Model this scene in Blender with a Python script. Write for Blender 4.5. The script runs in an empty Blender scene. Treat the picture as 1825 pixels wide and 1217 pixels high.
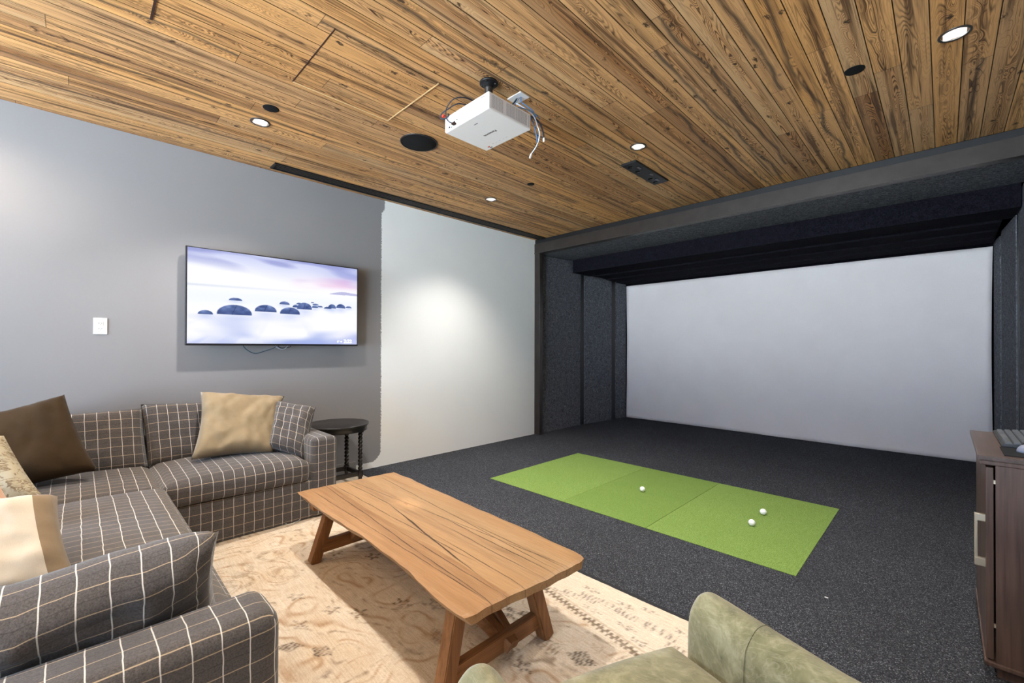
import bpy, bmesh, math, random
import numpy as np
from mathutils import Vector, Matrix, noise as mnoise
random.seed(7)
PI = math.pi
sc = bpy.context.scene
col = sc.collection
H = 2.798

# ------------------------------------------------------------------ camera
cam_d = bpy.data.cameras.new('camera'); cam = bpy.data.objects.new('camera', cam_d); col.objects.link(cam)
yaw, pitch, roll = 0.784, 0.0055, 0.0023
fw = Vector((-math.sin(yaw)*math.cos(pitch), math.cos(yaw)*math.cos(pitch), math.sin(pitch)))
r0 = Vector((math.cos(yaw), math.sin(yaw), 0)); u0 = r0.cross(fw)
r_ = r0*math.cos(roll)+u0*math.sin(roll); u_ = -r0*math.sin(roll)+u0*math.cos(roll)
m = Matrix.Identity(4)
for i in range(3):
    m[i][0] = r_[i]; m[i][1] = u_[i]; m[i][2] = -fw[i]
m[0][3], m[1][3], m[2][3] = 4.1827, -4.6647, 1.25
cam.matrix_world = m
cam_d.sensor_width = 36; cam_d.lens = 771.3745/1825*36; cam_d.shift_y = 6.11/1825
cam_d.clip_start = .02
sc.camera = cam

# ------------------------------------------------------------------ node helper
def srgb(r, g, b):
    f = lambda c: (c/12.92 if c <= .04045 else ((c+.055)/1.055)**2.4)
    return (f(r/255), f(g/255), f(b/255), 1)

class G:
    def __init__(s, name, rough=.6, spec=.3, metal=0.0):
        s.m = bpy.data.materials.new(name); s.m.use_nodes = True
        s.nt = s.m.node_tree; s.b = s.nt.nodes['Principled BSDF']; s.o = s.nt.nodes['Material Output']
        s.b.inputs['Roughness'].default_value = rough
        s.b.inputs['Specular IOR Level'].default_value = spec
        s.b.inputs['Metallic'].default_value = metal
    def put(s, sock, v):
        if v is None: return
        if isinstance(v, bpy.types.NodeSocket): s.nt.links.new(v, sock)
        else:
            try: sock.default_value = v
            except Exception: sock.default_value = tuple(v)[:3]
    def node(s, t, ins=None, **kw):
        n = s.nt.nodes.new(t)
        for k, v in kw.items(): setattr(n, k, v)
        for k, v in (ins or {}).items(): s.put(n.inputs[k], v)
        return n
    def ma(s, op, a, b=None, c=None):
        n = s.node('ShaderNodeMath', operation=op)
        s.put(n.inputs[0], a); s.put(n.inputs[1], b); s.put(n.inputs[2], c)
        return n.outputs[0]
    def mix(s, f, a, b, blend='MIX'):
        n = s.node('ShaderNodeMix', data_type='RGBA', blend_type=blend)
        s.put(n.inputs[0], f); s.put(n.inputs[6], a); s.put(n.inputs[7], b)
        return n.outputs[2]
    def obj(s): return s.node('ShaderNodeTexCoord').outputs['Object']
    def uv(s): return s.node('ShaderNodeTexCoord').outputs['UV']
    def mapv(s, v, scale=(1, 1, 1), loc=(0, 0, 0), rot=(0, 0, 0)):
        return s.node('ShaderNodeMapping', {'Vector': v, 'Scale': scale, 'Location': loc, 'Rotation': rot}).outputs[0]
    def noise(s, v, scale, detail=2, rough=.5, dist=0):
        n = s.node('ShaderNodeTexNoise', {'Vector': v, 'Scale': scale, 'Detail': detail, 'Roughness': rough, 'Distortion': dist})
        return n.outputs['Fac']
    def vor(s, v, scale, out='Distance', feature='F1', rnd=1.0):
        n = s.node('ShaderNodeTexVoronoi', {'Vector': v, 'Scale': scale, 'Randomness': rnd}, feature=feature)
        return n.outputs[out]
    def ramp(s, f, stops, interp='LINEAR'):
        n = s.node('ShaderNodeValToRGB', {'Fac': f}); cr = n.color_ramp; cr.interpolation = interp
        while len(cr.elements) < len(stops): cr.elements.new(.5)
        for e, (p, c) in zip(cr.elements, stops):
            e.position = p; e.color = c if len(c) == 4 else (*c, 1)
        return n.outputs[0]
    def lin(s, f, a, b, c=0.0, d=1.0):
        return s.node('ShaderNodeMapRange', {'Value': f, 'From Min': a, 'From Max': b, 'To Min': c, 'To Max': d}).outputs[0]
    def sep(s, v):
        n = s.node('ShaderNodeSeparateXYZ', {0: v}); return n.outputs
    def comb(s, x, y, z=0.0):
        return s.node('ShaderNodeCombineXYZ', {0: x, 1: y, 2: z}).outputs[0]
    def white(s, v):
        n = s.node('ShaderNodeTexWhiteNoise', {'Vector': v}, noise_dimensions='3D'); return n.outputs
    def color(s, c): s.put(s.b.inputs['Base Color'], c)
    def bump(s, h, strength=.3, dist=.002):
        n = s.node('ShaderNodeBump', {'Height': h, 'Strength': strength, 'Distance': dist})
        s.nt.links.new(n.outputs[0], s.b.inputs['Normal'])
    def hsv(s, c, h=.5, sat=1., v=1.):
        return s.node('ShaderNodeHueSaturation', {'Color': c, 'Hue': h, 'Saturation': sat, 'Value': v}).outputs[0]

def plain(name, rgb, rough=.6, spec=.3, metal=0.0, var=.06, scale=30):
    g = G(name, rough, spec, metal)
    n = g.noise(g.obj(), scale, 3)
    c = srgb(*rgb)
    g.color(g.mix(n, tuple(x*(1-var) for x in c[:3])+(1,), tuple(min(1, x*(1+var)) for x in c[:3])+(1,)))
    return g.m

BW = 0.117     # ceiling board width
def ceiling_mat():
    g = G('burnt_larch_boards', .62, .25)
    p = g.obj(); x, y, z = g.sep(p)
    u = g.ma('DIVIDE', g.ma('ADD', x, 20*BW-.045), BW)
    idn = g.ma('FLOOR', u); fx = g.ma('SUBTRACT', g.ma('FRACT', u), .5)
    r1 = g.white(g.comb(idn, 3.7, 1.3))[0]
    yy = g.ma('DIVIDE', g.ma('ADD', y, g.ma('MULTIPLY', r1, 9.0)), 2.3)
    seg = g.ma('FLOOR', yy); fy = g.ma('FRACT', yy)
    w = g.white(g.comb(idn, seg, 5.1)); rv, rc = w[0], w[1]
    ra, rb, rcc = g.sep(rc)
    # growth ring contours: iso lines of a stretched noise give the cathedral figure
    gv = g.comb(g.ma('ADD', g.ma('MULTIPLY', fx, 1.0), g.ma('MULTIPLY', rv, 40.0)),
                g.ma('ADD', g.ma('MULTIPLY', y, .62), g.ma('MULTIPLY', ra, 30.0)), g.ma('MULTIPLY', rb, 11.0))
    n1 = g.noise(gv, 2.0, 1.0, .4, .25)
    afx = g.ma('ABSOLUTE', g.ma('SUBTRACT', fx, g.lin(ra, 0, 1, -.16, .16)))
    # knots: the rings bend round them
    kv = g.comb(g.ma('MULTIPLY', u, 1.25), g.ma('MULTIPLY', y, 5.5), 0.0)
    kd = g.node('ShaderNodeTexVoronoi', {'Vector': kv, 'Scale': 1.0, 'Randomness': 1.0})
    kr = g.sep(kd.outputs['Color'])[0]
    kon = g.lin(kr, .30, .34, 0, 1)
    n1 = g.ma('ADD', n1, g.ma('MULTIPLY', g.ma('MULTIPLY', g.lin(kd.outputs['Distance'], .05, .48, .20, 0), kon), 1.0))
    field = g.ma('ADD', n1, g.ma('MULTIPLY', afx, g.lin(rb, 0, 1, .25, .7)))
    ring = g.ma('POWER', g.lin(g.ma('SINE', g.ma('MULTIPLY', field, 165.0)), -1, 1), 2.2)
    broad = g.ma('POWER', g.lin(g.ma('SINE', g.ma('MULTIPLY', field, 46.0)), -1, 1), 8.0)
    centre = g.lin(afx, .08, .36, 1, .22)
    fine = g.noise(g.comb(g.ma('MULTIPLY', x, 420.0), g.ma('MULTIPLY', y, 5.0), rv), 1.0, 2)
    patch = g.lin(g.noise(g.comb(g.ma('MULTIPLY', idn, 7.3), g.ma('MULTIPLY', y, .9), 2.0), 1.0, 2), .34, .56, .4, 1)
    ringmask = g.ma('MULTIPLY', ring, g.ma('MULTIPLY', centre, patch))
    base = g.ramp(rv, [(0, srgb(210, 162, 109)), (.2, srgb(230, 174, 112)), (.38, srgb(196, 154, 110)), (.55, srgb(223, 167, 104)), (.72, srgb(176, 133, 92)), (.86, srgb(212, 174, 128)), (1, srgb(156, 117, 82))])
    base = g.mix(g.lin(fine, .35, .65, 0, .28), base, srgb(168, 120, 72))
    base = g.mix(g.ma('MULTIPLY', g.ma('MULTIPLY', centre, patch), g.lin(ra, .2, 1, 0, .45)), base, srgb(206, 138, 70))
    base = g.mix(g.ma('MULTIPLY', ringmask, g.lin(ra, 0, 1, .8, 1)), base, srgb(48, 26, 13))
    base = g.mix(g.ma('MULTIPLY', g.ma('MULTIPLY', broad, centre), g.lin(rcc, .25, .9, .0, .95)), base, srgb(46, 27, 14))
    # grey weathered heart streaks with cross checks on some boards
    st = g.noise(g.comb(g.ma('MULTIPLY', y, 1.3), g.ma('MULTIPLY', idn, 3.1), 4.0), 1.0, 2)
    off = g.ma('ABSOLUTE', g.ma('SUBTRACT', fx, g.lin(st, .3, .7, -.3, .3)))
    wob = g.noise(g.comb(g.ma('MULTIPLY', x, 40.0), g.ma('MULTIPLY', y, 6.0), rb), 1.0, 3)
    streak = g.lin(g.ma('ADD', off, g.ma('MULTIPLY', wob, .16)), .09, .22, 1, 0)
    chk = g.vor(g.comb(g.ma('MULTIPLY', fx, .9), g.ma('MULTIPLY', y, 7.0), g.ma('MULTIPLY', idn, 2.0)), 1.0)
    streak = g.ma('MAXIMUM', streak, g.ma('MULTIPLY', g.lin(chk, .05, .14, 1, 0), g.lin(off, .12, .5, .9, 0)))
    streak = g.ma('MULTIPLY', streak, g.lin(rb, .70, .78, 0, .8))
    base = g.mix(streak, base, srgb(62, 56, 48))
    kn = g.ma('MULTIPLY', g.lin(g.ma('ADD', kd.outputs['Distance'], g.lin(g.noise(g.comb(g.ma('MULTIPLY', x, 90.0), g.ma('MULTIPLY', y, 45.0), 1.0), 1.0, 2), .3, .7, -.06, .10)), .08, .17, 1, 0), kon)
    base = g.mix(g.ma('MULTIPLY', kn, .92), base, srgb(38, 29, 23))
    # long charred streaks along the boards
    ch = g.noise(g.comb(g.ma('MULTIPLY', x, 30.0), g.ma('MULTIPLY', y, .8), g.ma('MULTIPLY', idn, 1.7)), 1.0, 3, .6)
    base = g.mix(g.lin(ch, .53, .67, 0, .78), base, srgb(66, 43, 28))
    c2 = g.noise(g.comb(g.ma('MULTIPLY', x, 130.0), g.ma('MULTIPLY', y, 1.6), rv), 1.0, 2, .6)
    base = g.mix(g.lin(c2, .58, .66, 0, .5), base, srgb(84, 52, 28))
    # board joints
    je = g.ma('MINIMUM', fy, g.ma('SUBTRACT', 1.0, fy))
    base = g.mix(g.lin(je, .0004, .0009, .8, 0), base, srgb(40, 26, 16))
    gr = g.ma('SUBTRACT', .5, g.ma('ABSOLUTE', fx))
    base = g.mix(g.lin(gr, .014, .024, .92, 0), base, srgb(30, 19, 11))
    g.color(base)
    g.bump(g.ma('SUBTRACT', g.ma('MULTIPLY', fine, .3), ringmask), .25, .0015)
    return g.m

def wall_left_mat():
    g = G('grey_wall_paint_with_unpainted_end', .55, .3)
    p = g.obj(); x, y, z = g.sep(p)
    rag = g.noise(g.comb(0.0, g.ma('MULTIPLY', y, 60.0), g.ma('MULTIPLY', z, 60.0)), 1.0, 4, .65)
    slow = g.noise(g.comb(0.0, 1.0, g.ma('MULTIPLY', z, 3.0)), 1.0, 2)
    edge = g.ma('ADD', g.ma('ADD', y, g.ma('MULTIPLY', rag, .05)), g.ma('MULTIPLY', slow, .02))
    top = g.lin(z, 2.66, 2.70, 0, -.035)
    edge = g.ma('ADD', edge, top)
    # rounded lower corner of the painted area
    cz = g.ma('SUBTRACT', .16, z)
    cor = g.ma('MULTIPLY', g.ma('POWER', g.ma('MAXIMUM', cz, 0.0), 2.0), 9.0)
    painted = g.lin(g.ma('ADD', edge, cor), -2.385, -2.379, 1, 0)
    low = g.lin(g.ma('ADD', z, g.ma('MULTIPLY', rag, .012)), .066, .07, 0, 1)
    leftof = g.lin(y, -2.70, -2.69, 1, 0)
    painted = g.ma('MULTIPLY', painted, g.ma('MAXIMUM', low, leftof))
    n = g.noise(p, 2.0, 2); n2 = g.noise(g.comb(0.0, g.ma('MULTIPLY', y, 60.0), g.ma('MULTIPLY', z, 300.0)), 1.0, 2)
    grey = g.mix(n, srgb(133, 131, 132), srgb(141, 139, 140))
    grey = g.mix(g.lin(n2, .3, .7, 0, .12), grey, srgb(120, 117, 116))
    wht = g.mix(n, srgb(232, 232, 229), srgb(238, 238, 234))
    g.color(g.mix(painted, wht, grey))
    g.bump(g.noise(p, 260, 2), .06, .001)
    return g.m

def carpet_mat():
    g = G('charcoal_loop_carpet', .95, .05)
    p = g.obj()
    v = g.node('ShaderNodeTexVoronoi', {'Vector': p, 'Scale': 330.0, 'Randomness': 1.0})
    r = g.sep(v.outputs['Color'])[0]
    v2 = g.node('ShaderNodeTexVoronoi', {'Vector': p, 'Scale': 190.0, 'Randomness': 1.0})
    r2 = g.sep(v2.outputs['Color'])[1]
    n = g.noise(p, 420, 3, .7); b = g.noise(p, 1.3, 2)
    c = g.ramp(r, [(0, srgb(36, 37, 42)), (.5, srgb(54, 56, 62)), (.8, srgb(76, 79, 86)), (.93, srgb(114, 118, 125)), (1, srgb(160, 164, 170))])
    c = g.mix(g.lin(r2, .55, .95, 0, .45), c, srgb(88, 90, 95))
    c = g.mix(g.lin(n, .35, .6, .5, 0), c, srgb(26, 26, 29))
    c = g.mix(g.lin(b, .3, .7, 0, .25), c, srgb(44, 44, 47))
    g.color(c)
    g.bump(g.ma('ADD', n, g.ma('MULTIPLY', v.outputs['Distance'], -1.0)), .6, .004)
    return g.m

def felt_mat(name, dark, light):
    g = G(name, .97, .03)
    p = g.obj()
    n1 = g.noise(p, 36, 5, .7, 1.6); n2 = g.noise(p, 190, 3, .7, .8)
    f = g.ma('ADD', g.ma('MULTIPLY', n1, .6), g.ma('MULTIPLY', n2, .4))
    g.color(g.ramp(f, [(.40, srgb(*dark)), (.52, srgb(*[(a+b)//2 for a, b in zip(dark, light)])), (.63, srgb(*light))]))
    g.bump(f, .5, .003)
    return g.m

def turf_mat():
    g = G('short_green_turf', .9, .1)
    p = g.obj(); x, y, z = g.sep(p)
    n = g.noise(p, 260, 3, .7); b = g.noise(p, 5, 2); v = g.vor(p, 330)
    pnl = g.ma('MULTIPLY', g.lin(x, 1.985, 1.995, 0, 1), g.lin(x, 2.718, 2.722, 1, 0))
    c = g.ramp(n, [(.34, srgb(74, 98, 40)), (.5, srgb(118, 147, 70)), (.66, srgb(164, 190, 118))])
    c = g.mix(g.lin(b, .3, .7, 0, .2), c, srgb(108, 136, 64))
    c = g.mix(g.ma('MULTIPLY', pnl, .25), c, srgb(92, 120, 52))
    g.color(c); g.bump(g.ma('ADD', n, v), .6, .004)
    return g.m

def plaid_mat(name, dark, light, nap=230.):
    g = G(name, .95, .08)
    uv = g.uv(); p = g.obj()
    wob = g.noise(p, 14, 2); wob2 = g.noise(p, 11, 2)
    u, v, _ = g.sep(uv)
    u = g.ma('ADD', u, g.lin(wob, 0, 1, -.004, .004)); v = g.ma('ADD', v, g.lin(wob2, 0, 1, -.004, .004))
    def line(t, per, w, off=0.0):
        f = g.ma('ABSOLUTE', g.ma('SUBTRACT', g.ma('FRACT', g.ma('ADD', g.ma('DIVIDE', t, per), off)), .5))
        return g.lin(f, w/per*.5, w/per*.5+.012, 1, 0)
    n = g.noise(p, nap, 3, .75); n2 = g.noise(p, 6, 2); n3 = g.noise(p, 900, 2)
    c = g.mix(g.lin(n, .35, .65), srgb(*dark), srgb(*light))
    c = g.mix(g.lin(n3, .3, .7, 0, .3), c, srgb(*dark))
    c = g.mix(g.lin(n2, .4, .7, 0, .25), c, srgb(*[min(255, int(a*.84)) for a in dark]))
    tw = g.ma('SINE', g.ma('MULTIPLY', g.ma('ADD', u, v), 2200.0)); tw = g.lin(tw, -1, 1, .55, 1)
    c = g.mix(g.ma('MULTIPLY', line(v, .062, .0015, .5), .38), c, srgb(38, 36, 36))
    c = g.mix(g.ma('MULTIPLY', g.ma('MULTIPLY', line(v, .062, .0017), tw), .72), c, srgb(206, 182, 148))
    c = g.mix(g.ma('MULTIPLY', g.ma('MULTIPLY', line(u, .0585, .0020), tw), .9), c, srgb(226, 222, 214))
    g.color(c)
    g.b.inputs['Sheen Weight'].default_value = .25; g.b.inputs['Sheen Roughness'].default_value = .5
    g.bump(g.ma('ADD', n, n3), .35, .002)
    return g.m

def cloth_mat(name, a, b, scale=8, sheen=.3, weave=True):
    g = G(name, .9, .08); p = g.obj()
    n = g.noise(p, scale, 3); f = g.noise(p, 500, 2)
    c = g.mix(g.lin(n, .3, .7), srgb(*a), srgb(*b)); c = g.mix(g.lin(f, .3, .7, 0, .18), c, srgb(*[int(t*.72) for t in a]))
    g.color(c); g.b.inputs['Sheen Weight'].default_value = sheen; g.b.inputs['Sheen Roughness'].default_value = .4
    g.bump(g.ma('ADD', f, g.ma('MULTIPLY', g.noise(p, 22, 3), 2.0)), .25, .003)
    return g.m

def floral_mat():
    g = G('floral_linen', .9, .08); uv = g.uv(); p = g.obj()
    d = g.noise(uv, 7, 3, .6); n = g.noise(g.mapv(uv, (1, 2.6, 1), rot=(0, 0, .6)), 9, 3, .6, 2.2)
    m1 = g.ma('MULTIPLY', g.lin(g.ma('ABSOLUTE', g.ma('SUBTRACT', n, .5)), .018, .045, 1, 0), g.lin(d, .42, .5, 0, 1))
    m2 = g.lin(g.noise(g.mapv(uv, (3.2, 1, 1), rot=(0, 0, -.5)), 8, 2, .5, 3.0), .60, .64, 0, 1)
    m = g.ma('MAXIMUM', m1, g.ma('MULTIPLY', m2, g.lin(d, .4, .5, 1, 0)))
    g.color(g.mix(g.ma('MULTIPLY', m, .85), g.mix(g.noise(p, 400, 2), srgb(166, 155, 130), srgb(180, 170, 146)), srgb(112, 92, 66)))
    return g.m

def stripe_mat():
    g = G('blush_woven_linen', .9, .08); uv = g.uv(); u, v, _ = g.sep(uv)
    n = g.noise(g.comb(g.ma('MULTIPLY', u, 60.0), g.ma('MULTIPLY', v, 3.0), 0.0), 1.0, 3)
    g.color(g.mix(g.lin(n, .35, .65), srgb(176, 136, 112), srgb(206, 170, 144)))
    return g.m

def suede_mat():
    g = G('sage_suede', .85, .1); p = g.obj()
    n = g.noise(p, 6, 4, .65, .8); n2 = g.noise(p, 18, 4, .7, 1.2); f = g.noise(p, 700, 2)
    c = g.ramp(g.ma('ADD', g.ma('MULTIPLY', n, .65), g.ma('MULTIPLY', n2, .35)), [(.38, srgb(96, 94, 66)), (.5, srgb(120, 117, 87)), (.62, srgb(148, 145, 116))])
    sc_ = g.noise(g.mapv(p, (1, 3, 1)), 9, 3, .6, 2.5)
    c = g.mix(g.lin(g.ma('ABSOLUTE', g.ma('SUBTRACT', sc_, .5)), .004, .03, .22, 0), c, srgb(166, 160, 136))
    g.color(c); g.b.inputs['Sheen Weight'].default_value = .35; g.b.inputs['Sheen Roughness'].default_value = .5
    g.bump(g.ma('ADD', f, n2), .2, .002)
    return g.m

def tablewood_mat():
    g = G('reclaimed_oak_slab', .5, .3); p = g.obj(); x, y, z = g.sep(p)
    wv = g.noise(g.comb(g.ma('MULTIPLY', x, 1.3), g.ma('MULTIPLY', y, 3.0), 0.0), 1.0, 3)
    yw = g.ma('ADD', y, g.lin(wv, .3, .7, -.010, .010))
    gr = g.noise(g.comb(g.ma('MULTIPLY', x, 2.2), g.ma('MULTIPLY', yw, 34.0), g.ma('MULTIPLY', z, 30.0)), 1.0, 4, .6)
    fi = g.noise(g.comb(g.ma('MULTIPLY', x, 9.0), g.ma('MULTIPLY', yw, 240.0), g.ma('MULTIPLY', z, 200.0)), 1.0, 3, .6)
    bl = g.noise(g.comb(g.ma('MULTIPLY', x, 1.1), g.ma('MULTIPLY', yw, 6.0), 3.0), 1.0, 2)
    c = g.ramp(gr, [(.28, srgb(102, 73, 47)), (.42, srgb(144, 109, 74)), (.58, srgb(167, 131, 92)), (.74, srgb(131, 95, 63))])
    c = g.mix(g.lin(bl, .36, .66, 0, .55), c, srgb(134, 98, 62))
    c = g.mix(g.lin(fi, .3, .55, .6, 0), c, srgb(100, 64, 38))
    pl = g.ramp(g.lin(g.ma('ADD', yw, g.ma('MULTIPLY', g.ma('SUBTRACT', x, 2.3), .03)), -3.80, -3.12), [(0, srgb(170, 126, 82)), (.20, srgb(150, 110, 71)), (.33, srgb(182, 146, 102)), (.50, srgb(162, 130, 93)), (.64, srgb(178, 147, 106)), (.82, srgb(172, 135, 92))], 'CONSTANT')
    c = g.mix(.38, c, pl)
    def crack(y0, s, x0, x1, w, seed, dark=.9):
        a = g.noise(g.comb(g.ma('MULTIPLY', x, 2.6), seed, 0.0), 1.0, 3, .55)
        yc = g.ma('ADD', g.ma('ADD', y, g.ma('MULTIPLY', g.ma('SUBTRACT', x, x0), -s)), g.lin(a, .3, .7, -.006, .006))
        d = g.ma('ABSOLUTE', g.ma('SUBTRACT', yc, y0))
        wn = g.noise(g.comb(g.ma('MULTIPLY', x, 7.0), seed+5.0, 0.0), 1.0, 2)
        wd = g.ma('MULTIPLY', g.ma('MULTIPLY', g.ma('MULTIPLY', g.lin(x, x0, x0+.25, 0, 1), g.lin(x, x1-.25, x1, 1, 0)), g.lin(wn, .3, .6, .3, 1.0)), w)
        return g.ma('MULTIPLY', g.lin(g.ma('SUBTRACT', d, wd), -.0008, .0008, 1, 0), dark)
    cr = None
    for k in [(-3.45, -.155, 2.0, 2.95, .0055, 1.0), (-3.535, .0, 1.42, 2.9, .0022, 2.0), (-3.575, -.06, 1.40, 3.2, .0022, 3.0), (-3.43, .075, 1.42, 3.2, .0020, 4.0),
              (-3.235, -.07, 1.42, 3.2, .0020, 6.0), (-3.67, -.005, 1.42, 3.2, .0020, 8.0), (-3.36, -.02, 2.25, 3.2, .0026, 11.0), (-3.50, -.05, 2.5, 3.2, .0024, 13.0), (-3.30, -.03, 2.5, 3.25, .002, 15.0),
              (-3.60, -.02, 2.3, 3.2, .0020, 17.0), (-3.46, .01, 1.40, 2.2, .0024, 19.0), (-3.41, -.03, 2.4, 3.2, .0018, 21.0)]:
        q = crack(*k); cr = q if cr is None else g.ma('MAXIMUM', cr, q)
    c = g.hsv(c, .5, 1.0, .90)
    c = g.mix(cr, c, srgb(44, 26, 14))
    # the knot beside the long split
    kx = g.ma('MULTIPLY', g.ma('SUBTRACT', x, 2.09), 1.0); ky = g.ma('MULTIPLY', g.ma('SUBTRACT', y, -3.385), 1.9)
    kd = g.ma('ADD', g.ma('SQRT', g.ma('ADD', g.ma('MULTIPLY', kx, kx), g.ma('MULTIPLY', ky, ky))), g.ma('MULTIPLY', g.noise(p, 40, 2), .05))
    c = g.mix(g.lin(kd, .04, .055, .8, 0), c, srgb(86, 54, 32))
    c = g.mix(g.lin(kd, .06, .17, .35, 0), c, srgb(206, 160, 110))
    g.color(c); g.bump(g.ma('SUBTRACT', g.ma('ADD', gr, g.ma('MULTIPLY', fi, .5)), g.ma('MULTIPLY', cr, 4.0)), .35, .002)
    return g.m

def longwood_mat(name, a, b, axis=2, rough=.5, fine=90.):
    g = G(name, rough, .3); p = g.obj()
    sc_ = [fine]*3; sc_[axis] = fine*.04
    n = g.noise(g.mapv(p, tuple(sc_)), 1.0, 4, .6, .3); n2 = g.noise(p, 5, 2)
    c = g.mix(g.lin(n, .3, .7), srgb(*a), srgb(*b)); c = g.mix(g.lin(n2, .35, .7, 0, .35), c, srgb(*[int(t*.82) for t in a]))
    g.color(c); g.bump(n, .15, .001)
    return g.m

def attr_mat(name, emit=0.0, rough=.95, fine=0.0):
    g = G(name, rough, .05)
    at = g.node('ShaderNodeVertexColor', layer_name='Col').outputs[0]
    if emit:
        g.color((0.01, 0.01, 0.01, 1)); g.b.inputs['Roughness'].default_value = .25
        g.put(g.b.inputs['Emission Color'], at); g.b.inputs['Emission Strength'].default_value = emit
    else:
        p = g.obj(); x, y, z = g.sep(p)
        wv = g.ma('MULTIPLY', g.ma('SINE', g.ma('MULTIPLY', x, 900.0)), g.ma('SINE', g.ma('MULTIPLY', y, 700.0)))
        n = g.noise(p, 160, 3, .7); h = g.ma('ADD', g.ma('MULTIPLY', wv, .25), n)
        st = g.noise(g.comb(g.ma('MULTIPLY', x, 12.0), g.ma('MULTIPLY', y, 160.0), 0.0), 1.0, 3, .6)
        c = g.mix(g.lin(n, .35, .7, 0, .3), at, srgb(176, 152, 128), 'MULTIPLY')
        c = g.mix(g.lin(st, .4, .7, 0, .35), c, srgb(196, 172, 146), 'MULTIPLY')
        g.color(c); g.bump(h, .7, .004)
    return g.m

def emis(name, rgb, s):
    g = G(name); g.color((.8, .8, .8, 1)); g.put(g.b.inputs['Emission Color'], srgb(*rgb)); g.b.inputs['Emission Strength'].default_value = s
    return g.m

M = dict(
    ceiling=ceiling_mat(), wall_left=wall_left_mat(), carpet=carpet_mat(),
    felt=felt_mat('charcoal_acoustic_felt', (58, 59, 63), (142, 144, 152)), felt_black=felt_mat('black_acoustic_felt', (15, 14, 18), (36, 34, 42)),
    turf=turf_mat(), plaid=plaid_mat('charcoal_windowpane_wool', (66, 62, 60), (97, 91, 88)),
    tan=cloth_mat('tan_cotton_velvet', (136, 120, 94), (156, 138, 110)), brown=cloth_mat('brown_velvet', (54, 42, 28), (66, 52, 36), 8, .12),
    cream=cloth_mat('cream_linen', (184, 172, 154), (198, 187, 170)), taupe=cloth_mat('taupe_linen', (120, 102, 80), (134, 115, 92)),
    floral=floral_mat(), blush=stripe_mat(), suede=suede_mat(), oak=tablewood_mat(),
    oak_x=longwood_mat('oak_beam', (112, 74, 42), (150, 102, 62), 0), oak_y=longwood_mat('oak_rail', (112, 74, 42), (150, 102, 62), 1), oak_z=longwood_mat('oak_leg', (112, 74, 42), (150, 102, 62), 2),
    walnut=longwood_mat('walnut_veneer', (72, 57, 51), (100, 81, 72), 2, .35, 60.), walnut_top=longwood_mat('walnut_veneer_top', (68, 55, 50), (94, 77, 69), 1, .35, 60.),
    steel=plain('blackened_steel', (62, 56, 52), .36, .5, .5, .35, 7), black=plain('black_paint', (20, 20, 21), .45, .4), ebony=plain('ebonised_wood', (30, 27, 26), .35, .45, 0, .2, 25),
    matblack=plain('matt_black_mesh', (16, 16, 17), .8, .2), bezel=plain('tv_black_plastic', (18, 19, 24), .3, .5), plastic=plain('white_plastic', (226, 224, 222), .4, .4, 0, .02),
    screen=cloth_mat('white_impact_screen', (244, 232, 228), (248, 237, 233), 3, .0), white=plain('white_paint', (224, 224, 222), .6, .3, 0, .02), wallr=plain('grey_paint', (132, 129, 128), .6),
    nickel=plain('brushed_nickel', (205, 192, 168), .35, .5, .75, .05), ball=plain('golf_ball_urethane', (240, 240, 240), .35, .5, 0, .01),
    reflector=plain('lamp_reflector', (190, 190, 190), .3, .5, .3, .02), led=emis('led_lens', (255, 250, 240), 14.0),
    blue=plain('blue_cable', (60, 104, 150), .45), palecable=plain('pale_cable', (172, 184, 200), .45), darkcable=plain('dark_cable', (38, 42, 52), .45), teal=plain('slate_blue_cable', (48, 78, 98), .45),
    red=plain('red_label', (205, 60, 40), .6), greylabel=plain('grey_label', (120, 124, 130), .6), ink=plain('dark_print', (28, 28, 30), .6), paleprint=plain('pale_print', (196, 194, 193), .6), glass=plain('dark_lens_glass', (12, 14, 20), .08, .6),
    pad=plain('black_mouse_pad', (32, 33, 35), .85, .1), key=plain('key_plastic', (84, 88, 92), .5, .35), keyb=plain('keyboard_plastic', (52, 54, 57), .5, .35), mouse=plain('mouse_plastic', (120, 124, 140), .3, .5),
    seam=plain('lit_larch_edge', (222, 186, 134), .6), seamdark=plain('dark_gap', (50, 28, 16), .8), text=emis('screen_text', (255, 255, 255), 2.0),
    piping=plain('charcoal_wool_piping', (72, 70, 70), .95, .05),
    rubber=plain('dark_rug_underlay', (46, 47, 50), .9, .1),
)

# ------------------------------------------------------------------ object helpers
def tag(o, label, cat, group=None, kind=None):
    o['label'] = label; o['category'] = cat
    if group: o['group'] = group
    if kind: o['kind'] = kind
    return o
def thing(name, label, cat, loc, group=None):
    o = bpy.data.objects.new(name, None); col.objects.link(o); o.location = loc; o.empty_display_size = .05
    bpy.context.view_layer.update()
    return tag(o, label, cat, group)
def link(o, parent=None):
    col.objects.link(o)
    if parent is not None:
        o.parent = parent
        # parts keep world coordinates: undo the offset of the thing's empty
        o.matrix_parent_inverse = Matrix.Translation(-Vector(parent.location)) if parent.type == 'EMPTY' else Matrix.Identity(4)
    return o
def mesh(name, bm, mat, parent=None, smooth=False, uvf=None):
    me = bpy.data.meshes.new(name)
    if isinstance(bm, tuple):
        me.from_pydata([tuple(v) for v in bm[0]], [], bm[1])
    else:
        bmesh.ops.recalc_face_normals(bm, faces=bm.faces[:]); bm.to_mesh(me); bm.free()
    for k in (mat if isinstance(mat, (list, tuple)) else [mat]): me.materials.append(M[k] if isinstance(k, str) else k)
    if smooth: me.polygons.foreach_set('use_smooth', [True]*len(me.polygons))
    o = bpy.data.objects.new(name, me)
    return link(o, parent)
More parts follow.
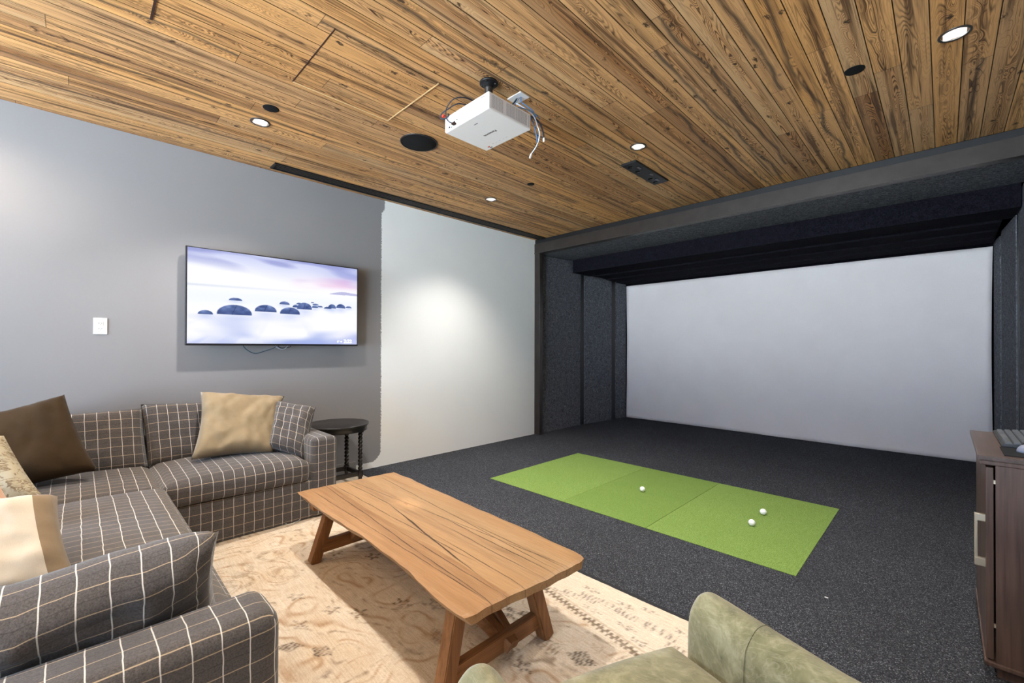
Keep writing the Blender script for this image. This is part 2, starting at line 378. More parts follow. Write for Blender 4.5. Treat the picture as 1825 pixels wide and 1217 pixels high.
def struct(name, bm, mat, **k):
    o = mesh(name, bm, mat, **k); o['kind'] = 'structure'; return o
def box(bm, x0, x1, y0, y1, z0, z1, bev=0.0, seg=2, mi=0):
    t = bmesh.new()
    bmesh.ops.create_cube(t, size=1)
    for v in t.verts: v.co = Vector(((x0+x1)/2+v.co.x*(x1-x0), (y0+y1)/2+v.co.y*(y1-y0), (z0+z1)/2+v.co.z*(z1-z0)))
    if bev: bmesh.ops.bevel(t, geom=t.edges[:]+t.verts[:], offset=bev, segments=seg, affect='EDGES', profile=.5, clamp_overlap=True)
    add(bm, t, mi); return bm
def add(bm, t, mi=0, mtx=None):
    vs = {}
    for v in t.verts: vs[v] = bm.verts.new(mtx @ v.co if mtx else v.co)
    for f in t.faces:
        try:
            nf = bm.faces.new([vs[v] for v in f.verts]); nf.material_index = mi; nf.smooth = f.smooth
        except ValueError: pass
    t.free()
def B(*a, **k):
    bm = bmesh.new(); box(bm, *a, **k); return bm
def bar(bm, a, b, w, h, bev=.003, up=Vector((0, 0, 1))):
    a, b = Vector(a), Vector(b); d = (b-a); L = d.length; d.normalize()
    s = d.cross(up)
    if s.length < 1e-4: s = Vector((1, 0, 0))
    s.normalize(); n = s.cross(d).normalized()
    t = bmesh.new(); bmesh.ops.create_cube(t, size=1)
    for v in t.verts: v.co = Vector((v.co.x*w, v.co.y*L, v.co.z*h))
    if bev: bmesh.ops.bevel(t, geom=t.edges[:]+t.verts[:], offset=bev, segments=2, affect='EDGES')
    mt = Matrix.Identity(4)
    for i in range(3): mt[i][0] = s[i]; mt[i][1] = d[i]; mt[i][2] = n[i]; mt[i][3] = (a[i]+b[i])/2
    add(bm, t, 0, mt); return bm
def cyl(bm, c, r, z0, z1, n=40, r2=None):
    lathe(bm, c, [(0, z0), (r, z0), (r2 if r2 else r, z1), (0, z1)], n); return bm
def lathe(bm, c, prof, n=40):
    rings = []
    for r, z in prof:
        if r < 1e-6: rings.append([bm.verts.new((c[0], c[1], z))])
        else: rings.append([bm.verts.new((c[0]+r*math.cos(2*PI*i/n), c[1]+r*math.sin(2*PI*i/n), z)) for i in range(n)])
    for a, b in zip(rings, rings[1:]):
        for i in range(n):
            j = (i+1) % n
            if len(a) == 1 and len(b) == 1: continue
            if len(a) == 1: bm.faces.new((a[0], b[i], b[j]))
            elif len(b) == 1: bm.faces.new((a[i], b[0], a[j]))
            else: bm.faces.new((a[i], b[i], b[j], a[j]))
    return bm
def smoothpath(pts, n=8):
    P = [Vector(p) for p in pts]; out = []
    for i in range(len(P)-1):
        p0 = P[max(i-1, 0)]; p1 = P[i]; p2 = P[i+1]; p3 = P[min(i+2, len(P)-1)]
        for k in range(n):
            t = k/n
            out.append(.5*((2*p1)+(p2-p0)*t+(2*p0-5*p1+4*p2-p3)*t*t+(-p0+3*p1-3*p2+p3)*t**3))
    out.append(P[-1]); return out
def tube(bm, pts, r, n=8, sub=8):
    P = smoothpath(pts, sub) if sub else [Vector(p) for p in pts]
    rings = []; nrm = None
    for i, p in enumerate(P):
        d = (P[min(i+1, len(P)-1)]-P[max(i-1, 0)]).normalized()
        if nrm is None:
            nrm = d.cross(Vector((0, 0, 1)))
            if nrm.length < 1e-3: nrm = Vector((1, 0, 0))
        nrm = (nrm-d*nrm.dot(d)).normalized(); b = d.cross(nrm)
        rings.append([bm.verts.new(p+nrm*math.cos(2*PI*k/n)*r+b*math.sin(2*PI*k/n)*r) for k in range(n)])
    for a, b in zip(rings, rings[1:]):
        for i in range(n): bm.faces.new((a[i], a[(i+1) % n], b[(i+1) % n], b[i]))
    bm.faces.new(rings[0]); bm.faces.new(rings[-1]); return bm
def duptree(o, delta, parent=None):
    c = o.copy(); col.objects.link(c)
    if parent is None: c.location = Vector(o.location)+Vector(delta)
    else: c.parent = parent; c.matrix_parent_inverse = o.matrix_parent_inverse.copy()
    for ch in list(o.children): duptree(ch, delta, c)
    return c
def textmesh(name, body, size, mtx, mat, parent, ext=.0004, align='CENTER'):
    cu = bpy.data.curves.new(name, 'FONT'); cu.body = body; cu.size = size; cu.align_x = align; cu.align_y = 'CENTER'; cu.extrude = ext
    t = bpy.data.objects.new('tmp', cu); col.objects.link(t); bpy.context.view_layer.update()
    dg = bpy.context.evaluated_depsgraph_get()
    me = bpy.data.meshes.new_from_object(t.evaluated_get(dg)); bpy.data.objects.remove(t)
    me.transform(mtx); me.materials.clear(); me.materials.append(M[mat]); me.name = name
    o = bpy.data.objects.new(name, me); return link(o, parent)

# ------------------------------------------------------------------ room shell
bm = bmesh.new()
XF0, XF1, YB, YS = 0.0, 4.75, -8.0, 2.5
bm.faces.new([bm.verts.new(v) for v in ((XF0-.1, YB, 0), (XF1+.1, YB, 0), (XF1+.1, YS, 0), (XF0-.1, YS, 0))])
struct('floor', bm, 'carpet')
bm = bmesh.new(); box(bm, -.12, 0, YB, 0.0, 0, H+.05); struct('wall_left', bm, 'wall_left')
bm = bmesh.new(); box(bm, XF1, XF1+.12, YB, 2.5, 0, H+.05); struct('wall_right', bm, 'wallr')
bm = bmesh.new(); box(bm, -.12, 0, 0, 2.5, 0, H+.05); struct('wall_bay', bm, 'felt')
bm = bmesh.new(); box(bm, -.12, XF1+.12, 2.5, 2.62, 0, H+.05); struct('wall_front', bm, 'felt_black')
bm = bmesh.new(); box(bm, 0, XF1, .0, 2.5, H, H+.05); struct('ceiling_bay', bm, 'felt_black')
# back wall with a wide window opening far behind the camera
bm = bmesh.new()
box(bm, -.12, XF1+.12, YB-.12, YB, 0, .35); box(bm, -.12, XF1+.12, YB-.12, YB, 2.5, H+.05)
box(bm, -.12, .5, YB-.12, YB, .35, 2.5); box(bm, 4.3, XF1+.12, YB-.12, YB, .35, 2.5)
struct('wall_back', bm, 'wallr')
bm = bmesh.new()
for xx in (.5, 2.36, 4.22): box(bm, xx, xx+.08, YB-.1, YB-.04, .35, 2.5)
box(bm, .5, 4.3, YB-.1, YB-.04, .35, .43); box(bm, .5, 4.3, YB-.1, YB-.04, 2.42, 2.5)
struct('window_1', bm, 'black')
# baseboard, painted with the wall
bm = B(0.0, .014, -7.9, -2.69, 0, .105, bev=.004); struct('baseboard_left', bm, 'wallr')

# downlights: four visible, the unseen rest of their grid, one added off the grid
LX = [0.85, 2.52, 4.205]
DL = [(0.85, -3.785), (2.52, -1.627), (0.833, -1.623), (4.225, -1.625)]
DLX = [(2.52, -3.785), (4.205, -3.785), (0.6, -5.5), (2.52, -5.95), (4.205, -5.95)]  # third entry moved off the grid to throw a warm glow on the wall
RH = .042   # half size of the ceiling cut-outs (hidden behind the trim rings)
# ceiling of boards, v-grooved, with cut-outs for the lamps
xs = set(); grooves = []
k = 0
while True:
    xj = .045-BW+k*BW; k += 1
    if xj > 4.75: break
    if xj > .004: grooves.append(xj)
cols = [(0.0, 0)]
for xj in grooves: cols += [(xj-.0022, 0), (xj, .006), (xj+.0022, 0)]
for (lx, ly) in DL+DLX: cols += [(lx-RH, None), (lx+RH, None)]
cols.append((4.75, 0))
cols = sorted(cols, key=lambda c: c[0])
ys = sorted({YB, 0.0} | {ly+s*RH for (_, ly) in DL+DLX for s in (-1, 1)})
vx = [c[0] for c in cols]; known = [(c[0], c[1]) for c in cols if c[1] is not None]
kx = [a for a, _ in known]; kz = [b for _, b in known]
vz = list(np.interp(vx, kx, kz))
V = [(x, y, H+z) for y in ys for x, z in zip(vx, vz)]
F = []
for j in range(len(ys)-1):
    for i in range(len(vx)-1):
        if vx[i+1]-vx[i] < 1e-7: continue
        cx, cy = (vx[i]+vx[i+1])/2, (ys[j]+ys[j+1])/2
        if any(abs(cx-lx) < RH and abs(cy-ly) < RH for lx, ly in DL+DLX): continue
        n = len(vx); F.append((j*n+i, (j+1)*n+i, (j+1)*n+i+1, j*n+i+1))
struct('ceiling', (V, F), 'ceiling')
bm = B(-.12, XF1+.12, YB-.12, 0, H+.12, H+.2); struct('ceiling_deck', bm, 'black')

# ------------------------------------------------------------------ downlights
def downlight(name, x, y, label, first=[None]):
    if first[0] is None:
        t = thing(name, label, 'ceiling light', (x, y, H), 'recessed downlights in the board ceiling')
        bm = bmesh.new(); lathe(bm, (x, y), [(.050, H+.004), (.050, H-.004), (.057, H-.006), (.0615, H-.003), (.0615, H+.001)], 48); mesh('trim_ring', bm, 'steel', t, True)
        bm = bmesh.new(); lathe(bm, (x, y), [(.050, H-.002), (.046, H+.02), (.037, H+.048)], 48); mesh('reflector', bm, 'reflector', t, True)
        bm = bmesh.new(); lathe(bm, (x, y), [(0, H+.044), (.034, H+.044), (.041, H+.047), (.041, H+.06), (0, H+.06)], 48); mesh('lens', bm, 'led', t, True)
        first[0] = t
        return t
    o = first[0]
    c = duptree(o, (x-o.location.x, y-o.location.y, 0)); c['label'] = label
    return c
labs = ['lit round downlight in the ceiling above the television, beside a small black disc',
        'lit round downlight beside the black rectangular sensor in the ceiling',
        'small far downlight in the ceiling above the bright patch on the white wall',
        'largest lit downlight, at the upper right of the ceiling near the black portal']
labs += ['downlight in the ceiling right above the coffee table, in front of the projector', 'downlight in the ceiling above the green armchair',
         'unseen downlight added above the left end of the sofa back for a wall glow', 'downlight in the ceiling behind the sofa, middle of its row', 'downlight in the ceiling behind the armchair, near the right wall']
for (x, y), l in zip(DL+DLX, labs): downlight('downlight', x, y, l)
def spot(x, y, power, ang=150, blend=.55, colr=(1, .86, .70), rad=.03):
    d = bpy.data.lights.new('downlight_lamp', 'SPOT'); d.energy = power; d.spot_size = math.radians(ang); d.spot_blend = blend; d.color = colr; d.shadow_soft_size = rad
    o = bpy.data.objects.new('downlight_lamp', d); o.location = (x, y, H-.02); col.objects.link(o); return o
WARM, NEUT = (1, .87, .72), (1, .95, .89)
spot(.85, -3.785, 215, 114, .8, (1, .94, .88)); spot(2.52, -1.627, 175, 125, .9, NEUT); spot(.833, -1.623, 215, 108, 1.0, NEUT); spot(4.225, -1.625, 190, 125, .9, NEUT)
spot(2.52, -3.785, 240, 120, .8, (1, .95, .87)); spot(4.205, -3.785, 80, 120, .9, WARM); spot(.6, -5.5, 80, 160, .6, (1, .80, .60)); spot(2.52, -5.95, 100, 120, .9, WARM); spot(4.205, -5.95, 100, 120, .9, WARM)  # the widest, warmest spot is added to tint the upper left wall

# ceiling bits
def ceildisc(name, x, y, r, label, cat, mat='matblack', group=None):
    bm = bmesh.new(); lathe(bm, (x, y), [(0, H-.004), (r*.9, H-.004), (r, H-.002), (r, H+.002)], 56)
    o = mesh(name, bm, mat, None, True); return tag(o, label, cat, group)
gp = 'small black disc covers in the ceiling'
ceildisc('sprinkler_cover', 1.093, -3.788, .047, 'small flat black disc in the ceiling beside the downlight above the television', 'sprinkler cover', group=gp)
ceildisc('sprinkler_cover', 1.414, -1.641, .034, 'smallest flat black disc in the ceiling, between the projector cables and the far small downlight', 'sprinkler cover', group=gp)
ceildisc('sprinkler_cover', 3.835, -1.618, .047, 'flat black disc in the ceiling at upper right, left of the largest downlight', 'sprinkler cover', group=gp)
t = thing('ceiling_speaker', 'large round black speaker grille in the ceiling left of the white projector', 'speaker', (1.375, -2.85, H))
bm = bmesh.new(); lathe(bm, (1.375, -2.85), [(0, H-.005), (.128, H-.004), (.130, H-.002)], 64); mesh('grille', bm, 'matblack', t, True)
bm = bmesh.new(); lathe(bm, (1.375, -2.85), [(.130, H-.001), (.132, H-.007), (.138, H-.006), (.140, H+.001)], 64); mesh('rim', bm, 'black', t, True)
# launch monitor
t = thing('launch_monitor', 'black rectangular golf sensor panel flush in the board ceiling', 'golf sensor', (2.325, -1.13, H))
bm = B(2.254, 2.394, -1.43, -.838, H-.018, H+.001, bev=.003); mesh('housing', bm, 'black', t)
for yy in (-1.36, -1.23, -1.0, -.9):
    bm = bmesh.new(); lathe(bm, (2.30, yy), [(0, H-.021), (.02, H-.021), (.024, H-.017)], 24); mesh('lens', bm, 'glass', t, True)
for xx, yy in ((2.35, -1.30), (2.36, -1.1), (2.34, -.95)):
    bm = B(xx-.012, xx+.012, yy-.03, yy+.03, H-.0205, H-.017, bev=.001); mesh('sensor_window', bm, 'glass', t)
# slot diffuser along the left wall
t = thing('slot_diffuser', 'long narrow black air diffuser in the ceiling along the left wall', 'air vent', (.15, -1.75, H))
bm = bmesh.new(); box(bm, .082, .208, -3.49, -.03, H-.003, H+.0)
mesh('backing', bm, 'matblack', t)
bm = bmesh.new()
for a, b in ((.078, .092), (.200, .214)): box(bm, a, b, -3.5, -.02, H-.012, H)
box(bm, .078, .214, -3.505, -3.49, H-.012, H); box(bm, .078, .214, -.03, -.015, H-.012, H)
mesh('frame', bm, 'black', t)
for xx in (.119, .146, .173): mesh('blade', B(xx-.004, xx+.004, -3.49, -.03, H-.011, H-.001), 'steel', t)
# access panel cut in the boards
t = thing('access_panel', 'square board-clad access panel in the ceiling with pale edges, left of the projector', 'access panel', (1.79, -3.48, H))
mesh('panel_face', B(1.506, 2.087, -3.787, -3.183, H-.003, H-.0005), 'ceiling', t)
mesh('edge_strip', B(1.494, 1.504, -3.79, -3.18, H-.0045, H), 'seam', t); mesh('edge_strip', B(1.5, 2.09, -3.184, -3.176, H-.0045, H), 'seam', t)  # pale tone paints the light caught on these two panel edges
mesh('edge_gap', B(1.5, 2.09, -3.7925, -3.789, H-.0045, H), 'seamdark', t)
struct('trim_1', B(1.53, 1.9, -4.434, -4.424, H-.003, H), 'seamdark')

# ------------------------------------------------------------------ portal of the golf bay
PX0, PX1 = 0.0, 4.75
bm = bmesh.new()
box(bm, PX0, PX1, -.016, .06, 2.602, 2.738, bev=.002)
box(bm, PX0, PX1, -.022, .06, 2.597, 2.607, bev=.002)
struct('trim_2', bm, 'steel')
struct('trim_5', B(PX0, PX1, .0, .10, 2.740, H-.001, bev=.002), 'black')
struct('trim_3', B(.0, .098, -.012, .06, 0, 2.602, bev=.002), 'steel')
struct('trim_4', B(4.665, 4.75, -.012, .06, 0, 2.602, bev=.002), 'steel')
def hexa(bm, pts):      # 8 points: bottom 4 then top 4
    v = [bm.verts.new(p) for p in pts]
    for f in ((0, 3, 2, 1), (4, 5, 6, 7), (0, 1, 5, 4), (1, 2, 6, 5), (2, 3, 7, 6), (3, 0, 4, 7)): bm.faces.new([v[i] for i in f])
    return bm
def sidepanel(name, side, y0, y1, xa, xb, xo, z1, label):
    bm = hexa(bmesh.new(), [(xa, y0, .001), (xb, y1, .001), (xo, y1, .001), (xo, y0, .001), (xa, y0, z1), (xb, y1, z1), (xo, y1, z1), (xo, y0, z1)])
    return tag(mesh(name, bm, 'felt'), label, 'wall panel', 'felt covered side panels of the golf bay')
sidepanel('acoustic_panel', 0, .062, 1.075, .034, .022, .002, 2.6, 'charcoal felt side panel of the golf bay next to the left steel post')
sidepanel('acoustic_panel', 0, 1.165, 1.87, .036, .105, .002, 2.425, 'charcoal felt side panel between the two dark strips on the left side of the bay')
sidepanel('acoustic_panel', 0, 2.0, 2.29, .092, .14, .002, 2.40, 'narrow charcoal felt side panel touching the left edge of the white screen')
sidepanel('acoustic_panel', 1, .062, 1.075, 4.652, 4.648, 4.748, 2.6, 'charcoal felt side panel at the very right edge of the bay')
sidepanel('acoustic_panel', 1, 1.165, 1.87, 4.634, 4.595, 4.748, 2.425, 'charcoal felt side panel on the right side of the bay, behind the keyboard cabinet')
sidepanel('acoustic_panel', 1, 2.0, 2.29, 4.592, 4.566, 4.748, 2.40, 'narrow charcoal felt side panel touching the right edge of the white screen')
gs = 'dark upright strips between the bay side panels'
for xa, xb, y0, y1, l in ((.001, .03, 1.078, 1.162, 'dark upright strip on the left of the bay nearer the steel post'), (.001, .098, 1.875, 1.995, 'dark upright strip on the left of the bay nearer the screen'),
                          (4.642, 4.749, 1.078, 1.162, 'dark upright strip on the right of the bay nearer the front'), (4.6, 4.749, 1.875, 1.995, 'dark upright strip on the right of the bay nearer the screen')):
    tag(mesh('corner_strip', B(xa, xb, y0, y1, .001, 2.42, bev=.002), 'black'), l, 'trim strip', gs)
def soffit(y0, y1, za, zb, drop, mat, label):
    bm = hexa(bmesh.new(), [(.002, y0, za), (4.748, y0, za), (4.748, y1, zb), (.002, y1, zb), (.002, y0, za+.02), (4.748, y0, za+.02), (4.748, y1, zb+.02), (.002, y1, zb+.02)])
    return tag(mesh('soffit_panel', bm, mat), label, 'ceiling panel', 'felt panels under the ceiling of the golf bay')
soffit(.062, .846, 2.603, 2.626, 0, 'felt', 'grey felt panel under the bay ceiling directly behind the steel header')
def baffle(y0, y1, z0, z1, label):
    return tag(mesh('baffle', B(.145, 4.562, y0, y1, z0, z1, bev=.003) if y0 > 1 else B(.037, 4.643, y0, y1, z0, z1, bev=.003), 'felt_black'), label, 'ceiling baffle', 'black felt baffles hanging above the screen')
baffle(.85, 1.28, 2.425, H-.002, 'black felt baffle above the screen, frontmost and tallest')
baffle(1.285, 1.62, 2.405, 2.79, 'black felt baffle second from the front above the screen')
baffle(1.625, 1.95, 2.390, 2.79, 'black felt baffle third from the front above the screen')
baffle(1.955, 2.262, 2.378, 2.79, 'black felt baffle hanging right above the top edge of the screen')
# impact screen: a slightly slack cloth
NX, NZ = 90, 50; V = []; F = []
for j in range(NZ+1):
    for i in range(NX+1):
        u, v = i/NX, j/NZ
        x = .152+u*(4.56-.152)+.012*math.sin(v*PI)*(1-min(1, u*12))-.012*math.sin(v*PI)*(1-min(1, (1-u)*12))
        yy = 2.283+.03*math.sin(PI*u)*math.sin(PI*v)+.006*mnoise.noise(Vector((u*9, v*4, 1)))+(.02*(1-v)**6)*math.sin(u*7)
        V.append((x, yy, .004+v*(2.349-.004)))
for j in range(NZ):
    for i in range(NX):
        a = j*(NX+1)+i; F.append((a, a+1, a+NX+2, a+NX+1))
o = mesh('impact_screen', (V, F), 'screen', None, True)
sm = o.modifiers.new('thick', 'SOLIDIFY'); sm.thickness = .004
tag(o, 'large white fabric golf impact screen hung inside the dark bay', 'projection screen')

# ------------------------------------------------------------------ putting mat and balls
t = thing('putting_mat', 'long green artificial turf mat on the charcoal carpet', 'golf mat', (2.366, -1.19, 0))
for x0, x1 in ((1.123, 1.989), (1.9905, 2.719), (2.7215, 3.608)):
    mesh('turf_panel', B(x0, x1, -1.887, -.492, .0005, .0045, bev=.0015), 'turf', t)
def ball_bm(c, r=.0222):
    bm = bmesh.new(); bmesh.ops.create_icosphere(bm, subdivisions=5, radius=r, matrix=Matrix.Translation(c))
    N = 220; ga = PI*(3-5**.5); D = []
    for i in range(N):
        z = 1-2*(i+.5)/N; q = math.sqrt(1-z*z); D.append((q*math.cos(ga*i), q*math.sin(ga*i), z))
    D = np.array(D)
    for v in bm.verts:
        n = (v.co-Vector(c)).normalized(); d = math.acos(min(1, float((D@np.array(n)).max())))
        if d < .105: v.co -= n*r*.022*(1-(d/.105)**2)
    return bm
bl = [((2.335, -1.21), 'white golf ball lying alone on the middle panel of the green mat'), ((3.226, -1.045), 'white golf ball on right turf panel, the pair member farther from the armchair'), ((3.229, -1.325), 'white golf ball on right turf panel, the pair member nearer the armchair')]
b0 = None
for (x, y), l in bl:
    if b0 is None: b0 = o = mesh('golf_ball', ball_bm((0, 0, 0)), 'ball', None, True)
    else: o = b0.copy(); col.objects.link(o); o.rotation_euler = (random.random()*3, 1, random.random())
    o.location = (x, y, .0044+.0222); tag(o, l, 'golf ball', 'golf balls on the green mat')
tag(mesh('lint_scrap', B(3.757, 3.772, -2.016, -2.008, .0005, .003, bev=.001), 'white'), 'tiny white scrap on the carpet between armchair and cabinet', 'scrap')

# ------------------------------------------------------------------ television
TY0, TY1, TZ0, TZ1, TX = -4.088, -2.722, 1.259, 2.022, .10
t = thing('television', 'flat wall television showing round boulders in a pale misty sea', 'television', (0.05, (TY0+TY1)/2, TZ0))
bm = bmesh.new(); box(bm, TX-.035, TX, TY0, TY1, TZ0, TZ1, bev=.003); box(bm, TX-.03, TX+.003, TY0, TY1, TZ0, TZ0+.013, bev=.002)
mesh('casing', bm, 'bezel', t)
def tv_image():
    bz = .0085; y0, y1, z0, z1 = TY0+bz, TY1-bz, TZ0+.016, TZ1-bz
    nx, nz = 420, 236
    U, Vv = np.meshgrid(np.linspace(0, 1, nx), np.linspace(0, 1, nz))
    def nz2(u, v, s): # cheap value noise
        rs = np.random.RandomState(s); g = rs.rand(48, 48)
        ui = np.clip(u, 0, 46.99); vi = np.clip(v, 0, 46.99); i = ui.astype(int); j = vi.astype(int); fu = ui-i; fv = vi-j
        fu = fu*fu*(3-2*fu); fv = fv*fv*(3-2*fv)
        return g[j, i]*(1-fu)*(1-fv)+g[j, i+1]*fu*(1-fv)+g[j+1, i]*(1-fu)*fv+g[j+1, i+1]*fu*fv
    C = np.ones((nz, nx, 3))*np.array([250, 250, 255.])
    def blend(mask, c):
        nonlocal C
        C = C*(1-mask[..., None])+np.array(c, float)*mask[..., None]
    hor = .615+.03*U
    sky = np.clip((Vv-.74-.1*nz2(U*4, Vv*3, 1)+.05*U)/.22, 0, 1)
    blend(sky*.75, (190, 198, 240)); cl = nz2(U*5+Vv*6, Vv*16, 2)
    blend(sky*np.clip((cl-.4)*2.5, 0, 1)*.8, (146, 152, 208))
    pk = np.exp(-((Vv-.80+.06*(1-U)*2)/.06)**2)*np.clip((U-.52)*2.4, 0, 1)*np.clip(nz2(U*9, Vv*18, 7)*1.5, 0, 1)
    blend(pk*.8, (228, 150, 205)); bl_ = np.exp(-((Vv-.9)/.1)**2)*np.clip((U-.6)*2.5, 0, 1); blend(bl_*.45, (150, 160, 225))
    blend(np.exp(-((Vv-.5)/.08)**2)*.25, (215, 232, 252))
    blend(np.exp(-((Vv-hor)/.012)**2)*np.clip(.75-U, 0, 1)*.5, (170, 185, 205))
    hill = (Vv < hor+.014*np.exp(-((U-.87)/.05)**2)+.03*np.clip((U-.80)*9, 0, 1)*np.clip((1.25-U)*3, 0, 1)) & (Vv > hor-.004) & (U > .8)
    blend(hill*.6, (150, 150, 205))
    wat = np.clip((.33-Vv)/.3, 0, 1)
    w2 = nz2(U*3+(.4-Vv)*2*(U-.5)*6+6, (Vv)*9, 11); blend(wat*np.clip((w2-.3)*2, 0, 1)*.85, (160, 176, 232)); blend(np.clip((U-.78)*4, 0, 1)*np.clip((.2-Vv)*7, 0, 1)*.6, (150, 158, 222))
    w3 = nz2(np.abs((U-.52)/(.55-Vv*.9))*9, Vv*5, 12); blend(wat*np.clip((w3-.5)*2.2, 0, 1)*.55, (196, 206, 246))
    blend(np.clip((.10-Vv)/.1, 0, 1)*np.clip(1-np.abs(U-.5)*1.0, 0, 1)*.35, (140, 160, 225))
    for px, py, hw, hh in [(1080, 533, 28, 12), (940, 525, 25, 12), (1120, 548, 25, 10), (820, 525, 42, 22), (455, 497, 48, 20), (910, 548, 25, 20), (985, 560, 65, 48), (1075, 553, 28, 18), (1190, 560, 35, 15), (1230, 556, 38, 30), (1312, 556, 45, 30), (1388, 557, 30, 14), (1053, 514, 14, 5), (255, 605, 50, 30), (450, 603, 125, 72), (675, 580, 85, 50), (865, 597, 83, 48)]:
        top = 80+(px-145)*.1335; top = top+6; bot = 835
        cu, cv = (px-140)/1331., (bot-py)/(bot-top); a = hw/1331.; b = hh/(bot-top)
        e = ((U-cu)/a)**2+((Vv-cv)/b)**2
        mk = np.clip((1-e)*8, 0, 1)*(Vv > cv-.12*b)
        refl = np.exp(-((U-cu)/a)**2)*np.clip(1-np.abs(Vv-cv+b*.5)/(b*1.1), 0, 1)*(Vv <= cv); blend(refl*.35, (150, 170, 230))
        tx = nz2(U*40, Vv*40, 21)
        s = np.clip((Vv-cv)/b, 0, 1)
        blend(mk, (0, 0, 0))
        col_ = np.stack([52+70*s*tx+30*tx, 72+72*s*tx+30*tx, 126+70*s*tx+30*tx], -1)
        C = C*(1-mk[..., None]*0)+col_*mk[..., None]
        crack = (np.abs(U-cu+.25*a*(1-s)-.12*a) < .0016)*mk
        if hw > 60: blend(crack*.8, (38, 50, 100))
    C = np.clip(C, 0, 255)/255.; L = np.where(C <= .04045, C/12.92, ((C+.055)/1.055)**2.4)
    Yc = y0+(y1-y0)*U; Zc = z0+(z1-z0)*Vv
    V = np.stack([np.full_like(Yc, TX+.0008), Yc, Zc], -1).reshape(-1, 3)
    return gridmesh('picture', V, nx, nz, L.reshape(-1, 3))
def gridmesh(name, V, nx, nz, L):
    me = bpy.data.meshes.new(name)
    idx = np.arange(nx*nz).reshape(nz, nx); q = np.stack([idx[:-1, :-1], idx[:-1, 1:], idx[1:, 1:], idx[1:, :-1]], -1).reshape(-1, 4)
    me.vertices.add(len(V)); me.vertices.foreach_set('co', V.astype(np.float32).ravel())
    me.loops.add(q.size); me.loops.foreach_set('vertex_index', q.astype(np.int32).ravel())
    me.polygons.add(len(q)); me.polygons.foreach_set('loop_start', np.arange(0, q.size, 4, dtype=np.int32)); me.polygons.foreach_set('loop_total', np.full(len(q), 4, dtype=np.int32))
    me.update(calc_edges=True)
    ca = me.color_attributes.new('Col', 'FLOAT_COLOR', 'POINT')
    ca.data.foreach_set('color', np.concatenate([L, np.ones((len(L), 1))], 1).astype(np.float32).ravel())
    me.validate(); return me
me = tv_image(); me.materials.append(attr_mat('television_picture', 1.25))
link(bpy.data.objects.new('display', me), t)
R90 = Matrix(((0, 0, 1, 0), (1, 0, 0, 0), (0, 1, 0, 0), (0, 0, 0, 1)))      # text x -> +y, text y -> +z, facing +x
textmesh('clock_text', '2:22', .046, Matrix.Translation((TX+.0016, -2.822, 1.303)) @ R90, 'text', t)
textmesh('temperature_text', '5°', .024, Matrix.Translation((TX+.0016, -2.915, 1.300)) @ R90, 'text', t)
bm = bmesh.new(); bmesh.ops.create_icosphere(bm, subdivisions=2, radius=1, matrix=Matrix.Translation((TX+.0012, -2.886, 1.300)) @ Matrix.Diagonal((.0005, .008, .0055, 1))); mesh('weather_icon', bm, 'text', t, True)
bm = bmesh.new(); box(bm, 0, .012, -3.65, -3.15, 1.45, 1.85); box(bm, .012, TX-.034, -3.5, -3.46, 1.5, 1.8); box(bm, .012, TX-.034, -3.34, -3.3, 1.5, 1.8); mesh('wall_mount', bm, 'black', t)
c = tube(bmesh.new(), [(.062, -3.70, 1.275), (.062, -3.690, 1.25), (.062, -3.664, 1.221), (.062, -3.609, 1.193), (.062, -3.541, 1.210), (.062, -3.458, 1.243), (.06, -3.44, 1.275)], .0035)
tag(mesh('television_cable', c, 'teal', None, True), 'slate blue cable loop hanging lowest below the television', 'cable')
c = tube(bmesh.new(), [(.066, -3.455, 1.27), (.066, -3.44, 1.245), (.066, -3.405, 1.228), (.066, -3.37, 1.238), (.066, -3.345, 1.27)], .003)
tag(mesh('television_cable', c, 'palecable', None, True), 'short white cable loop under the middle of the television', 'cable')
c = tube(bmesh.new(), [(.058, -3.435, 1.27), (.058, -3.415, 1.245), (.058, -3.39, 1.238), (.058, -3.33, 1.25), (.058, -3.325, 1.275)], .003)
tag(mesh('television_cable', c, 'darkcable', None, True), 'short black cable tucked inside the white cable loop under the television', 'cable')

# wall outlet
t = thing('wall_outlet', 'white double power outlet on the grey wall left of the television', 'power outlet', (0, -4.555, 1.392))
mesh('cover_plate', B(-.001, .006, -4.591, -4.519, 1.335, 1.449, bev=.002), 'plastic', t)
for dz in (.019, -.019):
    z = 1.392+dz
    f = mesh('socket', B(.005, .0085, -4.572, -4.538, z-.015, z+.015, bev=.0015), 'plastic', t)
    bm = bmesh.new(); box(bm, .0082, .0089, -4.563, -4.560, z-.003, z+.006); box(bm, .0082, .0089, -4.550, -4.547, z-.003, z+.005); box(bm, .0082, .0089, -4.557, -4.553, z-.010, z-.006)
    mesh('slots', bm, 'ink', f)

